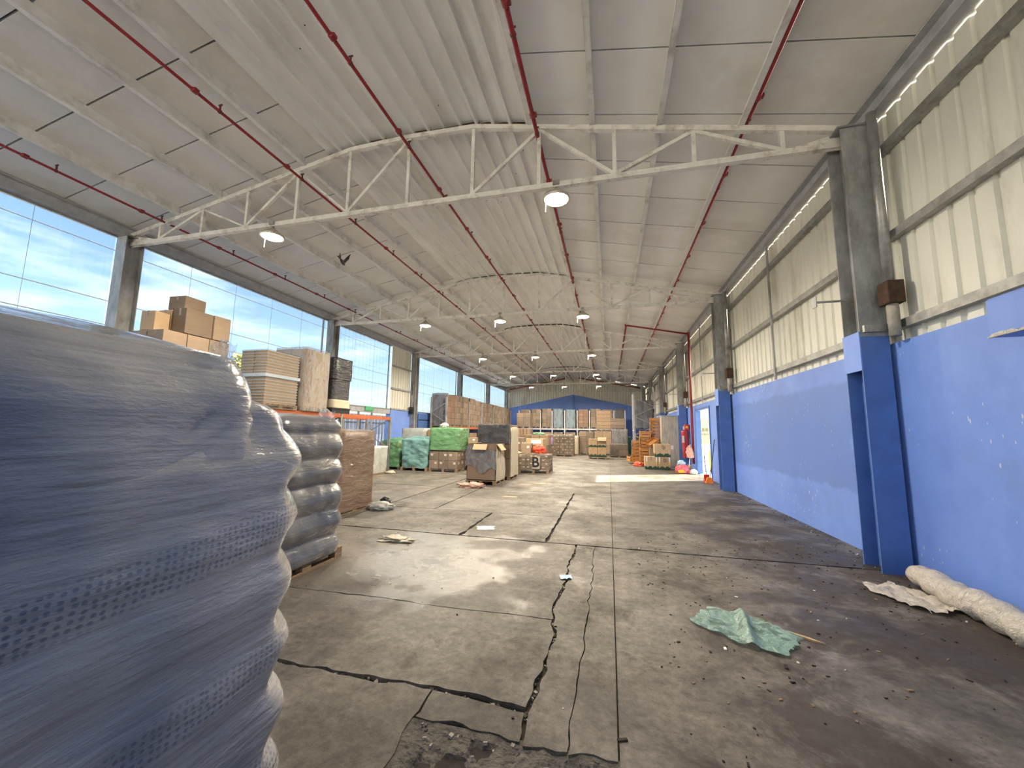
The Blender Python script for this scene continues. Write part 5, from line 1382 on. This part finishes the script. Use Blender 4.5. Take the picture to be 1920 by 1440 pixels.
MB().box((-0.25, -0.2, 0), (0.2, 0.2, 0.95)).build('body', M['white'], t, bevel=0.02)
MB().box((-0.22, -0.206, 0.72), (-0.06, -0.2, 0.90)).build('orange_square', M['orange'], t)
MB().box((-0.2, -0.206, 0.4), (0.15, -0.2, 0.46)).build('grey_stripe', M['steel'], t)

# ------------------------------------------------------------------ side gate area
o = MB().box((XL - 0.01, 13.95, 2.26), (XL + 0.03, 14.5, 2.44)).build('exit_sign', pmat('green_exit_panel', (0.10, 0.50, 0.22), 0.4)); tag(o, 'small green exit sign over the side gate', 'sign')
t = thing('blue_panel_door', 'blue panelled door in the wall right of the cream cladding', 'door', (XL + 0.03, 19.1, 0))
MB().box((0, -0.65, 0.02), (0.04, 0.65, 2.34)).build('leaf', M['blue_steel'], t)
MB().box((0.04, -0.62, 2.0), (0.055, 0.62, 2.04)).build('rail', M['black'], t)
MB().box((0.04, 0.45, 1.0), (0.08, 0.5, 1.12)).build('handle', M['galv'], t)
t = thing('cable_box', 'dark cable box with hanging wires on the third clear-wall column', 'electrical box', (XL + 0.12, T(2) - 0.25, 0))
MB().box((-0.1, -0.08, 2.3), (0.12, 0.08, 2.62)).build('box', M['black'], t)
MB().tube([(0, 0, 2.62), (0.05, -0.12, 3.0), (0.02, -0.02, 3.3), (0, 0.04, 3.9)], 0.015, 6).build('wire', M['black'], t)
MB().tube([(0.05, -0.05, 2.6), (0.12, -0.2, 2.9), (0.05, -0.1, 3.2)], 0.012, 6).build('wire', M['white'], t)

# ------------------------------------------------------------------ litter near the camera
def teal_h(x, y, u, v):
    rdg = math.exp(-((u - 0.05 + 0.35 * v) / 0.14) ** 2)
    return 0.012 + 0.055 * rdg * (0.5 + 0.5 * math.cos(v * 1.5)) + 0.014 * abs(n3(x * 14, y * 14, 3)) + 0.018 * abs(n3(x * 5, y * 9, 8)) + 0.01 * math.sin(u * 14 + v * 6) * rdg
def teal_out(u, v):
    return u * (1 + 0.10 * n3(v * 3, 1, 0) + 0.05 * n3(v * 12, 3, 0)), v * (0.72 + 0.28 * math.cos(u * 1.4)) * (1 + 0.10 * n3(u * 4, 5, 0)) + 0.10 * n3(u * 2, 9, 1)
crumple(0.66, 0.50, 64, 46, teal_h, M['sheet_teal'], 'plastic_sheet', 'crumpled thin teal plastic sheet lying on the floor', 'plastic sheet', (0.98, 3.53, 0.002), -0.62, teal_out)
t = thing('splintered_slat', 'broken splintered pale wood slat beside the teal sheet', 'wood piece', (1.38, 3.52, 0))
MB().prism([(-0.11, 0), (0.06, -0.014), (0.13, -0.004), (0.05, 0.006), (-0.10, 0.014)], 0.0, 0.012).build('splinter', M['carton_pale'], t)
MB().prism([(-0.10, 0.02), (0.08, 0.012), (0.03, 0.026), (-0.09, 0.032)], 0.0, 0.008).build('splinter', M['carton_pale'], t)
t.rotation_euler = (0, 0, -0.5)
# film roll by the wall
M['roll'] = film('bundled_clear_film', (0.66, 0.60, 0.52), 0.88, 0.25, 0.1, (4, 4, 4), 5, 1.0)
t = thing('film_roll', 'long bundle of rolled clear film lying along the foot of the blue wall', 'plastic roll', (0, 0, 0))
pts = []; rs = []
for i in range(41):
    u = i / 40
    pts.append((2.99 - 0.12 * u, 5.0 - 2.2 * u, 0.115 + 0.01 * math.sin(u * 20)))
    rs.append((0.112 + 0.012 * math.sin(u * 60) + 0.012 * n3(u * 18, 2, 1)) * (0.72 + 0.28 * min(1, u * 10)))
mb = MB().tube(pts, rs, 22)
for v in mb.v: v += Vector((0.012 * n3(v.x * 14, v.y * 14, v.z * 14), 0, 0.012 * n3(v.x * 14, v.y * 14 + 5, v.z * 14)))
mb.build('bundle', M['roll'], t, smooth=True)
crumple(0.42, 0.62, 30, 30, lambda x, y, u, v: 0.012 + 0.045 * abs(n3(x * 7, y * 7, 2)) + 0.02 * abs(n3(x * 18, y * 18, 4)), M['roll'], 'loose_end', '', '', (2.70, 4.60, 0.0), 0.4, lambda u, v: (u * (1 + 0.25 * n3(v * 3, 2, 0)), v * (1 + 0.25 * n3(u * 3, 6, 0))), parent=t)
lump(0.62, 0.30, 0.12, M['cloth_pink'], 'pink_rag', 'pink rag heap on the floor before the open carton pallet', 'rag', (-3.55, 9.95, 0), 31, amp=0.7)
o = crumple(0.30, 0.22, 14, 12, lambda x, y, u, v: 0.004 + 0.012 * abs(n3(x * 9, y * 9, 2)), M['paper'], 'paper_scrap', 'pale paper scrap on the floor near the long joint', 'scrap', (-1.88, 5.95, 0.0), 0.3, lambda u, v: (u * (0.9 + 0.2 * n3(v * 2, 4, 1)), v * (0.8 + 0.3 * math.cos(u * 1.3))))
o = crumple(0.12, 0.10, 10, 10, lambda x, y, u, v: 0.01 + 0.03 * abs(n3(x * 20, y * 20, 2)), M['bag_blue'], 'plastic_scrap', 'small blue plastic scrap stuck in the jagged floor crack', 'plastic', (-0.46, 4.22, 0.0), 0.3)
lump(0.42, 0.22, 0.05, M['film_cream'], 'plastic_scrap', 'thin clear plastic scrap on the floor right of the second sack pallet', 'plastic', (-2.85, 4.95, 0), 41, amp=0.8)
mb = MB()
for (x, y) in ((-2.35, 10.9), (-1.85, 11.4), (-2.0, 11.3), (-2.25, 8.8)):
    mb.prism([(x - 0.2, y), (x + 0.16, y - 0.02), (x + 0.2, y + 0.10), (x - 0.1, y + 0.12)], 0.001, 0.005)
tag(mb.build('cardboard_scraps', M['carton_pale']), 'flat pale cardboard scraps strewn on the mid floor', 'scraps', kind='stuff')
mb = MB()
for i in range(700):
    if i < 420: x, y = R.uniform(0.3, 3.1), R.uniform(1.9, 6.5)
    elif i < 640: x, y = 3.2 - abs(R.gauss(0, 0.12)), R.uniform(3, 16)
    else: x, y = R.uniform(-3.5, 3.0), R.uniform(1.8, 12)
    s = R.uniform(0.002, 0.006) * (1.6 if R.random() < 0.06 else 1)
    mt = Matrix.Translation((x, y, 0.003)) @ Matrix.Rotation(R.uniform(0, 6.3), 4, 'Z') @ Matrix.Rotation(R.uniform(-0.3, 0.3), 4, 'X')
    mb.box((-s * R.uniform(1, 3), -s, -0.003), (s * R.uniform(1, 3), s, s * 0.5), R.choice((0, 0, 0, 0, 0, 0, 0, 0, 1, 1, 1, 2)), mt)
tag(mb.build('floor_litter', [M['subfloor'], M['wood'], M['paper']]), 'dark crumbs and wood chips strewn over the floor', 'litter', kind='stuff')

# ------------------------------------------------------------------ bird flying under the roof
t = thing('bird', 'small grey bird flying under the roof with wings raised', 'bird', (-6.55, 8.1, 5.72))
bm_pts = [(-0.15, 0, -0.02), (-0.08, 0, 0.0), (0.0, 0, 0.01), (0.07, 0, 0.02), (0.11, 0, 0.035), (0.15, 0, 0.03)]
mb = MB().tube([Vector((p[0], p[1], p[2])) for p in bm_pts], [0.012, 0.035, 0.045, 0.035, 0.027, 0.006], 12)
for s in (-1, 1):
    b = len(mb.v)
    for q in ((-0.05, 0.03, 0.01), (0.06, 0.03, 0.02), (0.04, 0.11, 0.16), (0.0, 0.13, 0.30), (-0.05, 0.10, 0.17)):
        mb.v += [Vector((q[0], s * q[1], q[2])), Vector((q[0], s * (q[1] + 0.008), q[2]))]
    mb.f.append([b, b + 2, b + 4, b + 6, b + 8]); mb.f.append([b + 9, b + 7, b + 5, b + 3, b + 1]); mb.m += [0, 0]
    for i in range(5):
        j = (i + 1) % 5; mb.f.append([b + 2 * i, b + 2 * j, b + 2 * j + 1, b + 2 * i + 1]); mb.m.append(0)
mb.prism([(-0.14, -0.02), (-0.25, -0.05), (-0.25, 0.05), (-0.14, 0.02)], -0.02, -0.012)
mb.build('body', pmat('grey_feathers', (0.07, 0.065, 0.07), 0.7, var=0.4, scale=20), t, smooth=True)
t.rotation_euler = (0.1, 0.3, 1.9)
